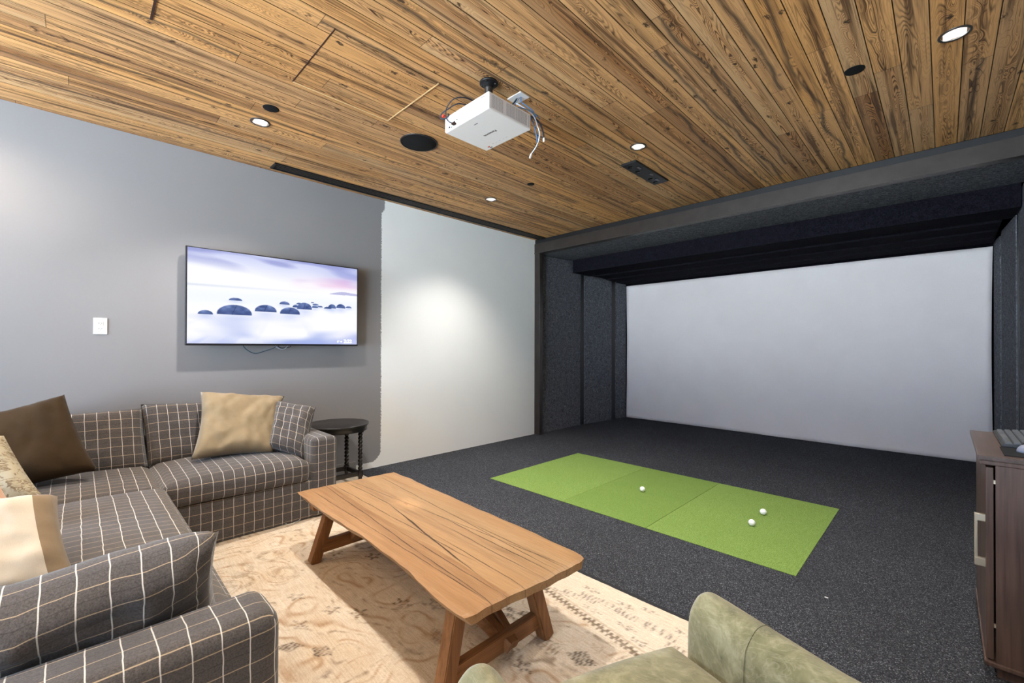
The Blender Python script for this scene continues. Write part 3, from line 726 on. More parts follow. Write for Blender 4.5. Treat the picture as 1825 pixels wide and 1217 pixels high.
# ------------------------------------------------------------------ projector
QX0, QX1, QY0, QY1, QZ0, QZ1 = 2.12, 2.503, -3.157, -2.83, 2.5, 2.592
t = thing('ceiling_mount', 'black pipe projector mount with round flange on the ceiling', 'projector mount', (2.302, -2.976, H))
bm = bmesh.new(); lathe(bm, (2.302, -2.976), [(0, H), (.054, H), (.054, H-.009), (.05, H-.012), (.03, H-.014), (.026, H-.03), (.0, H-.03)], 40); mesh('flange', bm, 'black', t, True)
for a in range(4):
    an = a*PI/2+.5; bm = bmesh.new(); lathe(bm, (2.302+.041*math.cos(an), -2.976+.041*math.sin(an)), [(0, H-.016), (.006, H-.015), (.007, H-.010)], 12); mesh('screw', bm, 'steel', t, True)
bm = bmesh.new(); lathe(bm, (2.302, -2.976), [(.021, H-.03), (.021, QZ1+.02), (.03, QZ1+.018), (.03, QZ1+.008), (.0, QZ1+.008)], 32); mesh('pipe', bm, 'black', t, True)
bm = bmesh.new()
for k in range(5): lathe(bm, (2.302, -2.976), [(.0215, H-.034-k*.006), (.024, H-.036-k*.006), (.0215, H-.039-k*.006)], 32)
mesh('thread', bm, 'steel', t, True)
bm = bmesh.new(); box(bm, 2.21, 2.40, -3.05, -2.90, QZ1+.001, QZ1+.009, bev=.002); mesh('base_plate', bm, 'black', t)
t = thing('projector', 'white box projector hanging from the board ceiling', 'projector', (2.31, -2.99, QZ0))
bm = B(QX0, QX1, QY0, QY1, QZ0, QZ1, bev=.007, seg=3); mesh('body', bm, 'plastic', t)
# vent face (+x): columns of slots
for (ya, yb) in ((-3.135, -3.055), (-3.027, -2.965), (-2.955, -2.862), (-2.850, -2.842)):
    yy = ya; bm = bmesh.new()
    while yy < yb:
        for k in range(13): box(bm, QX1-.0005, QX1+.0006, yy, yy+.0048, QZ0+.014+k*.0052, QZ0+.014+k*.0052+.0022)
        yy += .0085
    mesh('vent_grille', bm, 'greylabel', t)
# connector face (-y)
for xa, xb, za, zb in ((2.16, 2.172, 2.513, 2.523), (2.178, 2.19, 2.51, 2.516), (2.205, 2.219, 2.53, 2.538), (2.232, 2.240, 2.533, 2.541), (2.215, 2.226, 2.512, 2.517), (2.33, 2.334, 2.55, 2.554), (2.44, 2.47, 2.575, 2.578)): mesh('connector_port', B(xa, xb, QY0-.0008, QY0+.0005, za, zb), 'ink', t)
bm = bmesh.new()
for xa, xb, za, zb in ((2.25, 2.40, 2.560, 2.5615), (2.25, 2.40, 2.568, 2.5695), (2.25, 2.36, 2.552, 2.5535), (2.42, 2.46, 2.52, 2.5215), (2.42, 2.47, 2.56, 2.561)): box(bm, xa, xb, QY0-.0006, QY0+.0005, za, zb)
mesh('panel_print', bm, 'paleprint', t)
RD = Matrix(((-1, 0, 0, 0), (0, 1, 0, 0), (0, 0, -1, 0), (0, 0, 0, 1)))
textmesh('brand_lettering', 'Panasonic', .026, Matrix.Translation((2.31, -2.972, QZ0-.0005)) @ RD, 'ink', t)
bm = bmesh.new(); box(bm, 2.315, 2.345, -3.10, -3.094, QZ0-.0006, QZ0+.0005); mesh('model_print', bm, 'greylabel', t)
mesh('warning_label', B(2.168, 2.186, -2.866, -2.857, QZ0-.0006, QZ0+.0005), 'red', t); mesh('rating_label', B(2.172, 2.192, -2.853, -2.842, QZ0-.0006, QZ0+.0005), 'greylabel', t)
bm = bmesh.new()
for k in range(5): box(bm, 2.22+k*.03, 2.232+k*.03, -2.875+.004*(k % 2), -2.871+.004*(k % 2), QZ0-.0005, QZ0+.0005)
box(bm, 2.236, 2.239, -2.86, -2.857, QZ0-.0006, QZ0)
mesh('button_print', bm, 'paleprint', t)
bm = bmesh.new()
tq = bmesh.new(); bmesh.ops.create_cone(tq, cap_ends=True, segments=32, radius1=.036, radius2=.03, depth=.02); add(bm, tq, 0, Matrix.Translation((2.2, QY1+.008, 2.548)) @ Matrix.Rotation(-PI/2, 4, 'X')); mesh('lens_barrel', bm, 'glass', t, True)
# cables at the connector face
bm = tube(bmesh.new(), [(2.30, -3.03, 2.64), (2.29, -3.13, 2.648), (2.255, -3.19, 2.635), (2.205, -3.205, 2.60), (2.19, -3.20, 2.555), (2.20, -3.185, 2.528), (2.222, -3.162, 2.517)], .0032)
o = tag(mesh('projector_cable', bm, 'darkcable', None, True), 'dark cable looping into the ports on the left face of the projector', 'cable')
bm = B(2.208, 2.232, -3.178, -3.158, 2.511, 2.521, bev=.002); mesh('plug', bm, 'seamdark', o)
bm = tube(bmesh.new(), [(2.28, -3.02, 2.63), (2.25, -3.15, 2.625), (2.19, -3.19, 2.60), (2.145, -3.20, 2.585), (2.135, -3.195, 2.565), (2.165, -3.185, 2.56), (2.19, -3.18, 2.57), (2.17, -3.17, 2.59), (2.14, -3.14, 2.605)], .0036)
o = tag(mesh('projector_cable', bm, 'darkcable', None, True), 'bundled black and red cable at the upper left edge of the projector', 'cable')
mesh('red_plug', B(2.146, 2.165, -3.199, -3.183, 2.568, 2.58, bev=.002), 'red', o)
# ceiling cable plate and hanging cables
tag(mesh('cable_plate', B(2.262, 2.376, -2.786, -2.704, H-.006, H+.0005, bev=.002), 'plastic'), 'white square cable plate on the ceiling behind the projector', 'cover plate')
gc = 'cables hanging from the ceiling plate behind the projector'
def hang(mat, pts, r, label, plug=None):
    o = tag(mesh('hanging_cable', tube(bmesh.new(), pts, r), mat, None, True), label, 'cable', gc)
    if plug:
        a, b = Vector(plug[0]), Vector(plug[1]); mesh('plug', bar(bmesh.new(), a, b, .011, .008, .002), 'plastic', o)
hang('palecable', [(2.33, -2.75, H-.004), (2.345, -2.79, 2.735), (2.40, -2.825, 2.69), (2.47, -2.81, 2.63), (2.50, -2.795, 2.585), (2.525, -2.80, 2.53), (2.535, -2.79, 2.48), (2.505, -2.78, 2.43), (2.455, -2.779, 2.39)], .0034, 'pale grey network cable hanging lowest beside the projector, with a clear plug', ((2.46, -2.779, 2.394), (2.447, -2.779, 2.37)))
hang('blue', [(2.325, -2.745, H-.004), (2.335, -2.79, 2.73), (2.38, -2.82, 2.68), (2.46, -2.815, 2.62), (2.49, -2.805, 2.57), (2.510, -2.805, 2.52), (2.52, -2.80, 2.47), (2.512, -2.785, 2.44)], .0034, 'bright blue cable hanging beside the projector next to the pale one')
hang('darkcable', [(2.315, -2.745, H-.004), (2.31, -2.80, 2.725), (2.36, -2.84, 2.67), (2.45, -2.80, 2.62), (2.51, -2.775, 2.57), (2.545, -2.775, 2.50), (2.553, -2.775, 2.455)], .005, 'thicker black cable hanging behind the pale and blue cables', ((2.553, -2.775, 2.46), (2.553, -2.775, 2.435)))
hang('blue', [(2.34, -2.745, H-.004), (2.37, -2.77, 2.74), (2.43, -2.79, 2.685), (2.475, -2.785, 2.64), (2.49, -2.775, 2.60)], .0034, 'short blue cable arching highest from the ceiling plate')
hang('teal', [(2.31, -2.75, H-.004), (2.32, -2.815, 2.705), (2.40, -2.85, 2.665), (2.48, -2.835, 2.625), (2.515, -2.80, 2.595), (2.525, -2.775, 2.575)], .0032, 'slate blue cable arching over the top corner of the projector')

# ------------------------------------------------------------------ soft goods
def uvbox(o, fn):
    me = o.data; uvl = me.uv_layers.new(name='UVMap')
    for p in me.polygons:
        n = p.normal
        for li in p.loop_indices:
            c = me.vertices[me.loops[li].vertex_index].co; uvl.data[li].uv = fn(c, n)
def uvf(c, n):
    a = (abs(n.x), abs(n.y), abs(n.z))
    if a[1] > a[0] and a[1] > a[2]: return (c.x, c.z)
    if a[2] > a[0]: return (c.y, c.x)
    return (c.y, c.z)
def cushion(name, c, half, r, crown, mat, parent, n=(22, 22, 8), sag=None, front=(0, 0), seed=0):
    """boxy cushion with rounded edges; crown bulges the top; sides bulge a little"""
    a, b, h = half; nx, ny, nz = n
    bm = bmesh.new(); vmap = {}
    def key(i, j, k): return (i, j, k)
    def pos(i, j, k): return Vector((-1+2*i/nx, -1+2*j/ny, -1+2*k/nz))
    uvs = {}
    def vert(i, j, k):
        q = key(i, j, k)
        if q in vmap: return vmap[q]
        p = pos(i, j, k); P = Vector((p.x*a, p.y*b, p.z*h))
        Q = Vector((max(-a+r, min(a-r, P.x)), max(-b+r, min(b-r, P.y)), max(-h+r, min(h-r, P.z))))
        d = P-Q
        if d.length > 1e-9:
            mx = max(abs(d.x), abs(d.y), abs(d.z)); d = d.normalized()*mx
        W = Q+d
        t = (1-(P.x/a)**2)*(1-(P.y/b)**2)
        if P.z > 0: W.z += crown*max(0, t)**.6*(P.z/h)
        sb = (1-(P.z/h)**2)
        W.x += .012*sb*(1-(P.y/b)**4)*(1 if P.x > 0 else -1)*(abs(P.x)/a)**3
        W.y += .012*sb*(1-(P.x/a)**4)*(1 if P.y > 0 else -1)*(abs(P.y)/b)**3
        nn = mnoise.noise(Vector((W.x*4+seed, W.y*4, W.z*4)))*.006
        W.z += nn
        v = bm.verts.new(W+Vector(c)); vmap[q] = v; uvs[v] = P+Vector(c); return v
    faces = []
    def face(q):
        f = bm.faces.new([vert(*k) for k in q]); return f
    L = []
    for i in range(nx):
        for j in range(ny):
            L.append((face([(i, j, nz), (i+1, j, nz), (i+1, j+1, nz), (i, j+1, nz)]), 2)); L.append((face([(i, j, 0), (i, j+1, 0), (i+1, j+1, 0), (i+1, j, 0)]), 2))
    for i in range(nx):
        for k in range(nz):
            L.append((face([(i, 0, k), (i+1, 0, k), (i+1, 0, k+1), (i, 0, k+1)]), 1)); L.append((face([(i, ny, k), (i, ny, k+1), (i+1, ny, k+1), (i+1, ny, k)]), 1))
    for j in range(ny):
        for k in range(nz):
            L.append((face([(0, j, k), (0, j, k+1), (0, j+1, k+1), (0, j+1, k)]), 0)); L.append((face([(nx, j, k), (nx, j+1, k), (nx, j+1, k+1), (nx, j, k+1)]), 0))
    ul = bm.loops.layers.uv.new('UVMap')
    for f, ax in L:
        for lp in f.loops:
            P = uvs[lp.vert]
            lp[ul].uv = (P.y, P.x) if ax == 2 else ((P.x, P.z) if ax == 1 else (P.y, P.z))
    bmesh.ops.recalc_face_normals(bm, faces=bm.faces[:])
    return mesh(name, bm, mat, parent, True)
def pillow(name, TL, TR, BR, BL, thick, mats, parent=None, n=30, pinch=.16, seed=0, su=.5, sv=.5, wrinkle=.010, label=None, cat='throw pillow', group=None, toward=(4.18, -4.66, 1.25), edge=.0, backonly=False, plump=.42, uoff=(0, 0), band=None):
    """stuffed pillow between four corner points; front faces the room"""
    TL, TR, BR, BL = map(Vector, (TL, TR, BR, BL))
    ctr = (TL+TR+BR+BL)/4; nr = (TR-BL).cross(TL-BR).normalized()
    if nr.dot(Vector(toward)-ctr) < 0: nr = -nr
    bm = bmesh.new(); G1 = []; G2 = []; uvd = {}
    for j in range(n+1):
        ra, rb = [], []
        for i in range(n+1):
            u, v = i/n, j/n; x, y = 2*u-1, 2*v-1
            # pull the sides in between the pointed corners
            px = x*(1-pinch*.5*(1-y*y)*abs(x)**1.5); py = y*(1-pinch*.5*(1-x*x)*abs(y)**1.5)
            uu, vv = (px+1)/2, (py+1)/2
            P = (BL*(1-uu)+BR*uu)*(1-vv)+(TL*(1-uu)+TR*uu)*vv
            e = max(0, (1-x**4)*(1-y**4)); T = thick*.5*e**plump
            w = wrinkle*(mnoise.noise(Vector((x*2.2+seed, y*2.2, seed)))+.6*mnoise.noise(Vector((x*5+seed, y*3, 3)))+.35*mnoise.noise(Vector(((x+y)*6, (x-y)*2+seed, 1))))*min(1, e*2.5)
            if edge: w += edge*math.sin(x*14+seed)*abs(y)**6*.5+edge*math.sin(y*12+seed)*abs(x)**6*.5
            a = bm.verts.new(P+nr*(T+w)); uvd[a] = (uu*su+uoff[0], vv*sv+uoff[1])
            if i in (0, n) or j in (0, n): b = a
            else: b = bm.verts.new(P-nr*(T-w*.5)); uvd[b] = uvd[a]
            ra.append(a); rb.append(b)
        G1.append(ra); G2.append(rb)
    for Gd, sg in ((G2, -1), (G1, 1)):
        mid = n//2
        for j in range(n+1):
            for i in range(n+1):
                uu_ = vv_ = 0.0
                rng = range(mid, i) if i >= mid else range(i, mid)
                for k in rng: uu_ += (Gd[j][k+1].co-Gd[j][k].co).length*(1 if i >= mid else -1)
                rng = range(mid, j) if j >= mid else range(j, mid)
                for k in rng: vv_ += (Gd[k+1][i].co-Gd[k][i].co).length*(1 if j >= mid else -1)
                uvd[(Gd is G1, i, j)] = (uu_+su/2+uoff[0], vv_+sv/2+uoff[1])
    ul = bm.loops.layers.uv.new('UVMap')
    for gi, Gd in ((0, G1), (1, G2)):
        for j in range(n):
            for i in range(n):
                q = [Gd[j][i], Gd[j][i+1], Gd[j+1][i+1], Gd[j+1][i]]; ij = [(i, j), (i+1, j), (i+1, j+1), (i, j+1)]
                if gi: q.reverse(); ij.reverse()
                f = bm.faces.new(q); f.material_index = 1 if (band and gi == 0 and (i/n > band or j/n > .94)) else min(gi, len(mats)-1)
                for lp, (a_, b_) in zip(f.loops, ij): lp[ul].uv = uvd[(gi == 0, a_, b_)]
    # piping seam around the rim
    o = mesh(name, bm, mats, parent, True)
    if label: tag(o, label, cat, group)
    rim = [G_ for G_ in []]
    return o
def rim_tube(o, TL, TR, BR, BL, pinch, mat, r=.003):
    TL, TR, BR, BL = map(Vector, (TL, TR, BR, BL)); pts = []
    def P(x, y):
        px = x*(1-pinch*.5*(1-y*y)*abs(x)**1.5); py = y*(1-pinch*.5*(1-x*x)*abs(y)**1.5); uu, vv = (px+1)/2, (py+1)/2
        return (BL*(1-uu)+BR*uu)*(1-vv)+(TL*(1-uu)+TR*uu)*vv
    for s in range(0, 21): pts.append(P(-1+.1*s, -1))
    for s in range(1, 21): pts.append(P(1, -1+.1*s))
    for s in range(1, 21): pts.append(P(1-.1*s, 1))
    for s in range(1, 20): pts.append(P(-1, 1-.1*s))
    pts.append(pts[0])
    mesh('piping', tube(bmesh.new(), pts, r, 6, 0), mat, o, True)

# ---- sectional sofa
t = thing('sectional_sofa', 'L-shaped charcoal windowpane-check sectional sofa along the left wall', 'sofa', (1.5, -4.6, 0))
def soft(name, x0, x1, y0, y1, z0, z1, r=.03, par=t):
    o = mesh(name, B(x0, x1, y0, y1, z0, z1, bev=r, seg=4), 'plaid', par, True); uvbox(o, uvf); return o
soft('base', .10, .938, -4.30, -3.30, .014, .285, .012)
soft('base', .12, 2.80, -5.20, -4.30, .014, .285, .012)
soft('back_frame', .02, .17, -5.22, -3.29, .014, .60, .03)
soft('back_frame', .16, 2.96, -5.32, -5.17, .014, .60, .03)
soft('armrest', .03, .955, -3.465, -3.282, .012, .585, .035)
soft('armrest', 2.775, 2.965, -5.30, -4.283, .012, .568, .045)
cushion('seat_cushion', (.555, -3.893, .355), (.40, .415, .075), .035, .045, 'plaid', t, seed=1)
cushion('seat_cushion', (.56, -4.75, .355), (.40, .435, .072), .035, .035, 'plaid', t, seed=4)
cushion('seat_cushion', (1.865, -4.735, .362), (.895, .435, .078), .04, .05, 'plaid', t, n=(34, 22, 8), seed=8)
for (a, b, c, d, sd, uo) in (((.13, -4.345, .835), (.15, -3.80, .815), (.30, -3.80, .42), (.28, -4.315, .41), 2.0, .01), ((.10, -5.10, .80), (.13, -4.335, .805), (.28, -4.31, .40), (.27, -5.10, .41), 5.0, .03)):
    o = pillow('back_cushion', a, b, c, d, .19, ['plaid'], t, seed=sd, su=abs(b[1]-a[1]), sv=.42, pinch=.05, wrinkle=.006, plump=.3, uoff=(uo, 0))
    rim_tube(o, a, b, c, d, .05, 'piping')
o = pillow('back_cushion', (.12, -3.80, .81), (.13, -3.46, .80), (.28, -3.47, .41), (.28, -3.80, .41), .18, ['plaid'], t, seed=9, su=.34, sv=.42, pinch=.05, wrinkle=.006, plump=.3)
c = tube(bmesh.new(), [(.945, -3.64, .024), (.957, -3.63, .018), (.962, -3.60, .015), (.953, -3.585, .019), (.962, -3.57, .022), (.952, -3.545, .03)], .0015, 6)
mesh('loose_thread', c, 'white', t, True)

gpil = 'throw pillows on the sectional sofa'
q = ((.30, -4.025, .918), (.34, -3.462, .842), (.66, -3.640, .468), (.62, -4.128, .492))
o = pillow('throw_pillow', *q, .19, ['tan'], seed=3, wrinkle=.022, pinch=.2, label='plain tan square pillow standing on the sofa below the television', group=gpil)
q = ((.40, -3.535, .81), (.63, -3.325, .765), (.80, -3.47, .40), (.64, -3.66, .50))
o = pillow('throw_pillow', *q, .19, ['plaid'], seed=6, su=.38, sv=.42, wrinkle=.014, pinch=.12, plump=.36, label='small check pillow leaning on the sofa arm beside the black side table', group=gpil)
rim_tube(o, *q, .12, 'piping')
q = ((.33, -5.12, .83), (.37, -4.722, .955), (.63, -4.575, .515), (.64, -5.03, .455))
o = pillow('throw_pillow', *q, .17, ['brown'], seed=11, wrinkle=.012, pinch=.14, label='large dark brown pillow tilted in the corner of the sofa', group=gpil)
q = ((.70, -5.16, .86), (.84, -4.925, .80), (1.03, -4.765, .475), (.98, -5.12, .46))
o = pillow('throw_pillow', *q, .15, ['floral'], seed=14, wrinkle=.01, pinch=.14, label='cream pillow with brown leafy print, at the left edge in front of the brown pillow', group=gpil)
q = ((1.22, -5.20, .80), (1.40, -4.915, .755), (1.55, -4.80, .52), (1.50, -5.16, .47))
o = pillow('throw_pillow', *q, .13, ['blush'], seed=17, wrinkle=.008, label='pinkish tan pillow partly seen at the left edge above the cream pillow', group=gpil)
q = ((1.84, -5.19, .73), (1.86, -4.715, .695), (2.13, -4.655, .452), (2.12, -5.15, .45))
o = pillow('throw_pillow', *q, .19, ['cream', 'taupe'], band=.84, seed=21, wrinkle=.014, pinch=.12, plump=.36, label='cream linen pillow with taupe back, lying behind the foreground check pillow', group=gpil)
q = ((2.73, -4.97, .680), (2.755, -4.385, .738), (2.63, -4.362, .455), (2.62, -4.97, .455))
o = pillow('throw_pillow', *q, .20, ['plaid'], seed=25, su=.60, sv=.31, wrinkle=.016, pinch=.10, plump=.5, label='long check pillow in the foreground leaning on the near sofa arm', group=gpil, uoff=(.01, .02))

# ------------------------------------------------------------------ rug
def rug():
    x0, x1, y0, y1 = .13, 4.02, -5.6, -2.698
    st = .0075; nx = int((x1-x0)/st)+1; ny = int((y1-y0)/st)+1
    X, Y = np.meshgrid(np.linspace(x0, x1, nx), np.linspace(y0, y1, ny))
    rs = np.random.RandomState(5)
    def vn(u, v, s):
        g = np.random.RandomState(s).rand(64, 64); ui = np.mod(u, 62.99); vi = np.mod(v, 62.99); i = ui.astype(int); j = vi.astype(int); fu = ui-i; fv = vi-j
        fu = fu*fu*(3-2*fu); fv = fv*fv*(3-2*fv)
        return g[j, i]*(1-fu)*(1-fv)+g[j, i+1]*fu*(1-fv)+g[j+1, i]*(1-fu)*fv+g[j+1, i+1]*fu*fv
    C = np.ones((ny, nx, 3))*np.array([214, 201, 182.])
    def blend(m, c):
        nonlocal C
        C = C*(1-m[..., None])+np.array(c, float)*m[..., None]
    n1 = vn(X*5, Y*9, 1); n2 = vn(X*16, Y*30, 2); n3 = vn(X*50, Y*60, 3)
    blend(np.clip((n1-.4)*1.6, 0, 1)*.5, (206, 182, 152)); blend(np.clip((n2-.55)*2, 0, 1)*.4, (236, 225, 208)); blend(np.clip((n3-.6)*2, 0, 1)*.3, (188, 164, 136))
    # faded scrolling vines: iso lines of a smooth field
    fld = vn(X*3.2+7, Y*3.6+3, 8)+.25*vn(X*9, Y*9, 9); vine = np.exp(-((np.mod(fld*4.2, 1)-.5)/.07)**2)*np.clip(n2*1.5-.15, 0, 1)
    inner = (Y < -3.02)
    blend(vine*.62*inner, (160, 126, 94)); blend(np.exp(-((np.mod(fld*4.2+.33, 1)-.5)/.045)**2)*np.clip(n3*1.6-.35, 0, 1)*.55*inner, (118, 100, 84))
    # border field
    bord = np.clip((Y+2.985+(X-2.85)*.14)/.012, 0, 1)*np.clip((X-.6)/.1, 0, 1); blend(bord*.6, (224, 212, 194))
    ly = -2.968-(X-2.755)*.165
    zz = (np.abs(Y-ly+.008*np.sign(np.sin(X*240))) < .012)*1.; blend(zz*(.55+.45*n3)*.85, (96, 82, 68))
    blend((np.abs(Y-ly-.03) < .006)*.3, (140, 120, 96))
    hatch = .62+.38*np.sign(np.sin(X*330+Y*120))
    def motif(cx, cy, sx, sy, a=.7, c=(92, 80, 70), rot=0., kind='d'):
        dx, dy = X-cx, Y-cy; cr, s_ = math.cos(rot), math.sin(rot); p = (dx*cr+dy*s_)/sx; q = (-dx*s_+dy*cr)/sy
        if kind == 'd': m = (np.abs(p)+np.abs(q) < 1)
        elif kind == 'o': m = np.abs(np.sqrt(p*p+q*q)-.8) < .22
        elif kind == 'f':
            an = np.arctan2(q, p); rr = np.sqrt(p*p+q*q); m = (rr < .65+.35*np.cos(an*5)) & (rr > .25)
        else: m = (np.abs(p) < 1) & (np.abs(q) < 1) & (np.sin(p*14) > -.1)
        blend(m*a*hatch*np.clip(n3*1.5+.1, .2, 1), c)
    for cx, cy in ((1.904, -3.895), (2.138, -3.814), (2.139, -3.964)): motif(cx, cy, .05, .035, .55, rot=.5, kind='f')
    motif(2.264, -4.04, .06, .035, .85, rot=.9); motif(2.385, -3.957, .05, .035, .9, rot=.4)
    for cx, cy in ((1.586, -3.562), (1.784, -3.422), (2.322, -3.548), (2.25, -3.732), (1.45, -3.48), (2.05, -3.30)): motif(cx, cy, .055, .04, .75, (84, 66, 50), .4, 'f')
    motif(2.442, -3.439, .07, .05, .5, rot=.3, kind='f'); motif(2.783, -3.226, .10, .06, .75, (80, 74, 66), .2, 'f'); motif(2.66, -3.55, .08, .06, .35, rot=.1); motif(2.9, -3.42, .08, .05, .3, kind='h')
    motif(3.157, -3.240, .066, .05, .95, (104, 96, 86), .2); motif(3.157, -3.240, .115, .09, .35, (226, 214, 196), .2, 'o'); motif(3.02, -3.27, .05, .03, .5, kind='h'); motif(3.02, -3.44, .05, .04, .7, kind='f')
    for cx, cy, sx, sy, k in ((3.10, -2.80, .06, .022, 'f'), (3.14, -2.86, .05, .02, 'h'), (3.05, -2.855, .07, .022, 'h'), (2.9, -2.80, .06, .025, 'f'), (2.86, -2.90, .06, .02, 'h'), (2.93, -2.865, .05, .03, 'h'), (3.30, -2.86, .08, .03, 'h'), (3.40, -2.80, .08, .022, 'f'), (3.28, -2.99, .06, .022, 'f'), (3.42, -2.92, .07, .02, 'h'), (3.18, -2.94, .06, .02, 'f'), (3.0, -2.94, .06, .018, 'f'), (2.8, -2.93, .06, .02, 'f'), (3.36, -3.06, .05, .02, 'f'), (3.2, -2.76, .05, .018, 'f')): motif(cx, cy, sx, sy, .6, (110, 102, 96), .0, k)
    for k in range(26):
        cx = rs.uniform(.3, 3.6); cy = rs.uniform(-4.3, -3.05); motif(cx, cy, .045, .03, .28, (120, 96, 74), rs.uniform(0, 1), 'o' if k % 2 else 'f')
    for cx, cy in ((1.40, -4.02), (1.55, -4.05), (1.62, -3.85), (1.35, -3.85)): motif(cx, cy, .05, .04, .6, (226, 210, 184), 0, 'd'); motif(cx, cy, .09, .06, .35, (128, 108, 86), .2, 'o')
    C = np.clip(C, 0, 255)/255.; L = np.where(C <= .04045, C/12.92, ((C+.055)/1.055)**2.4)
    Z = .0085+.0015*vn(X*40, Y*40, 30); e = np.minimum(np.minimum(X-x0, x1-X), np.minimum(Y-y0, y1-Y)); Z = np.where(e < .004, .0012, Z)
    Y = Y+np.where(y1-Y < .012, .004*(vn(X*14, X*0, 41)-.5), 0)
    V = np.stack([X, Y, Z], -1).reshape(-1, 3)
    me = gridmesh('pile', V, nx, ny, L.reshape(-1, 3)); me.materials.append(attr_mat('faded_cream_rug', 0, .95)); return me
t = thing('area_rug', 'large faded cream and tan patterned rug under the coffee table and sofa', 'rug', (2.07, -4.15, 0))
link(bpy.data.objects.new('pile', rug()), t)
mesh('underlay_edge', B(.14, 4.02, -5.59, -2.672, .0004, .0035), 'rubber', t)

# ------------------------------------------------------------------ coffee table
t = thing('coffee_table', 'low rustic oak slab coffee table on the cream rug', 'coffee table', (2.3, -3.48, 0))
far = [(1.49, -3.118), (1.60, -3.119), (1.70, -3.117), (1.76, -3.123), (1.814, -3.130), (1.95, -3.133), (2.118, -3.134), (2.434, -3.150), (2.712, -3.153), (2.931, -3.167), (3.08, -3.178), (3.12, -3.186), (3.15, -3.205)]
near = [(1.458, -3.739), (1.55, -3.745), (1.719, -3.751), (1.9, -3.752), (2.137, -3.746), (2.30, -3.743), (2.485, -3.748), (2.726, -3.760), (2.85, -3.778), (2.968, -3.792), (3.06, -3.795), (3.112, -3.788)]
LXV, LXX = [0, .22, .47, .72, 1], [1.458, 1.461, 1.472, 1.478, 1.49]
RXV, RXX = [0, .06, .2, .38, .56, .82, .95, 1], [3.100, 3.108, 3.108, 3.119, 3.134, 3.142, 3.148, 3.135]
NXT, NYT = 90, 28
fx_, fy_ = zip(*far); nx_, ny_ = zip(*sorted(near))
V = []; F = []
ztop, zbot = .39, .357
def tpos(i, j, z):
    u, v = i/NXT, j/NYT
    xa = np.interp(v, LXV, LXX)+.003*math.sin(v*40); xb = np.interp(v, RXV, RXX)+.002*math.sin(v*33)
    x = xa+(xb-xa)*u
    yn = np.interp(x, nx_, ny_); yf = np.interp(x, fx_, fy_)
    y = yn+(yf-yn)*v
    e = 0
    if j in (0, NYT): e = .006*mnoise.noise(Vector((x*9, j, z*20)))
    return Vector((x, y+e, z))
bm = bmesh.new(); top = []; bot = []
for j in range(NYT+1):
    rt, rb = [], []
    for i in range(NXT+1):
        p = tpos(i, j, ztop); ed = min(i, NXT-i, j, NYT-j)
        p.z += .0012*mnoise.noise(Vector((p.x*3, p.y*30, 0)))-(.004 if ed == 0 else 0)
        rt.append(bm.verts.new(p)); q = tpos(i, j, zbot)
        if j == 0: q.y += .018+.006*mnoise.noise(Vector((q.x*5, 0, 1)))
        if j == NYT: q.y -= .012
        rb.append(bm.verts.new(q))
    top.append(rt); bot.append(rb)
for j in range(NYT):
    for i in range(NXT):
        bm.faces.new((top[j][i], top[j][i+1], top[j+1][i+1], top[j+1][i])); bm.faces.new((bot[j][i], bot[j+1][i], bot[j+1][i+1], bot[j][i+1]))
for i in range(NXT):
    bm.faces.new((top[0][i], bot[0][i], bot[0][i+1], top[0][i+1])); bm.faces.new((top[NYT][i], top[NYT][i+1], bot[NYT][i+1], bot[NYT][i]))
for j in range(NYT):
    bm.faces.new((top[j][0], top[j+1][0], bot[j+1][0], bot[j][0])); bm.faces.new((top[j][NXT], bot[j][NXT], bot[j+1][NXT], top[j+1][NXT]))
mesh('tabletop', bm, 'oak', t)
def leg(a, b):
    mesh('leg', bar(bmesh.new(), a, b, .056, .056, .004, up=Vector((1, 0, 0))), 'oak_z', t)
leg((2.955, -3.775, .010), (2.955, -3.70, .358)); leg((2.965, -3.235, .010), (2.955, -3.345, .358))
leg((1.615, -3.70, .010), (1.65, -3.60, .358)); leg((1.63, -3.24, .010), (1.65, -3.34, .358))
for x, ya, yb in ((2.955, -3.745, -3.275), (1.635, -3.67, -3.27)):
    mesh('rail', bar(bmesh.new(), (x, ya, .098), (x, yb, .098), .034, .068, .003), 'oak_y', t)
    mesh('cleat', bar(bmesh.new(), (x, -3.72, .338), (x, -3.30, .338), .05, .038, .003), 'oak_y', t)
for sx, x0 in ((-1, 2.985), (1, 1.605)):
    def br(ya, yb, xl, w, h, pts=9):
        P = [Vector((x0+sx*xl*k/(pts-1), ya+(yb-ya)*k/(pts-1)+.006*math.sin(k*.9), .082+.268*(k/(pts-1))**1.15)) for k in range(pts)]
        bm = bmesh.new()
        rings = []
        for k, p in enumerate(P):
            d = (P[min(k+1, pts-1)]-P[max(k-1, 0)]).normalized(); sd = d.cross(Vector((0, 0, 1))).normalized(); n = sd.cross(d)
            rings.append([bm.verts.new(p+sd*a_*w/2+n*b_*h/2) for a_, b_ in ((-1, -.7), (-.7, -1), (.7, -1), (1, -.7), (1, .7), (.7, 1), (-.7, 1), (-1, .7))])
        for r1, r2 in zip(rings, rings[1:]):
            for i in range(8): bm.faces.new((r1[i], r1[(i+1) % 8], r2[(i+1) % 8], r2[i]))
        bm.faces.new(rings[0]); bm.faces.new(rings[-1])
        mesh('brace', bm, 'oak_x', t)
    br(-3.462, -3.60, .42, .052, .05); br(-3.448, -3.415, .40, .038, .045)

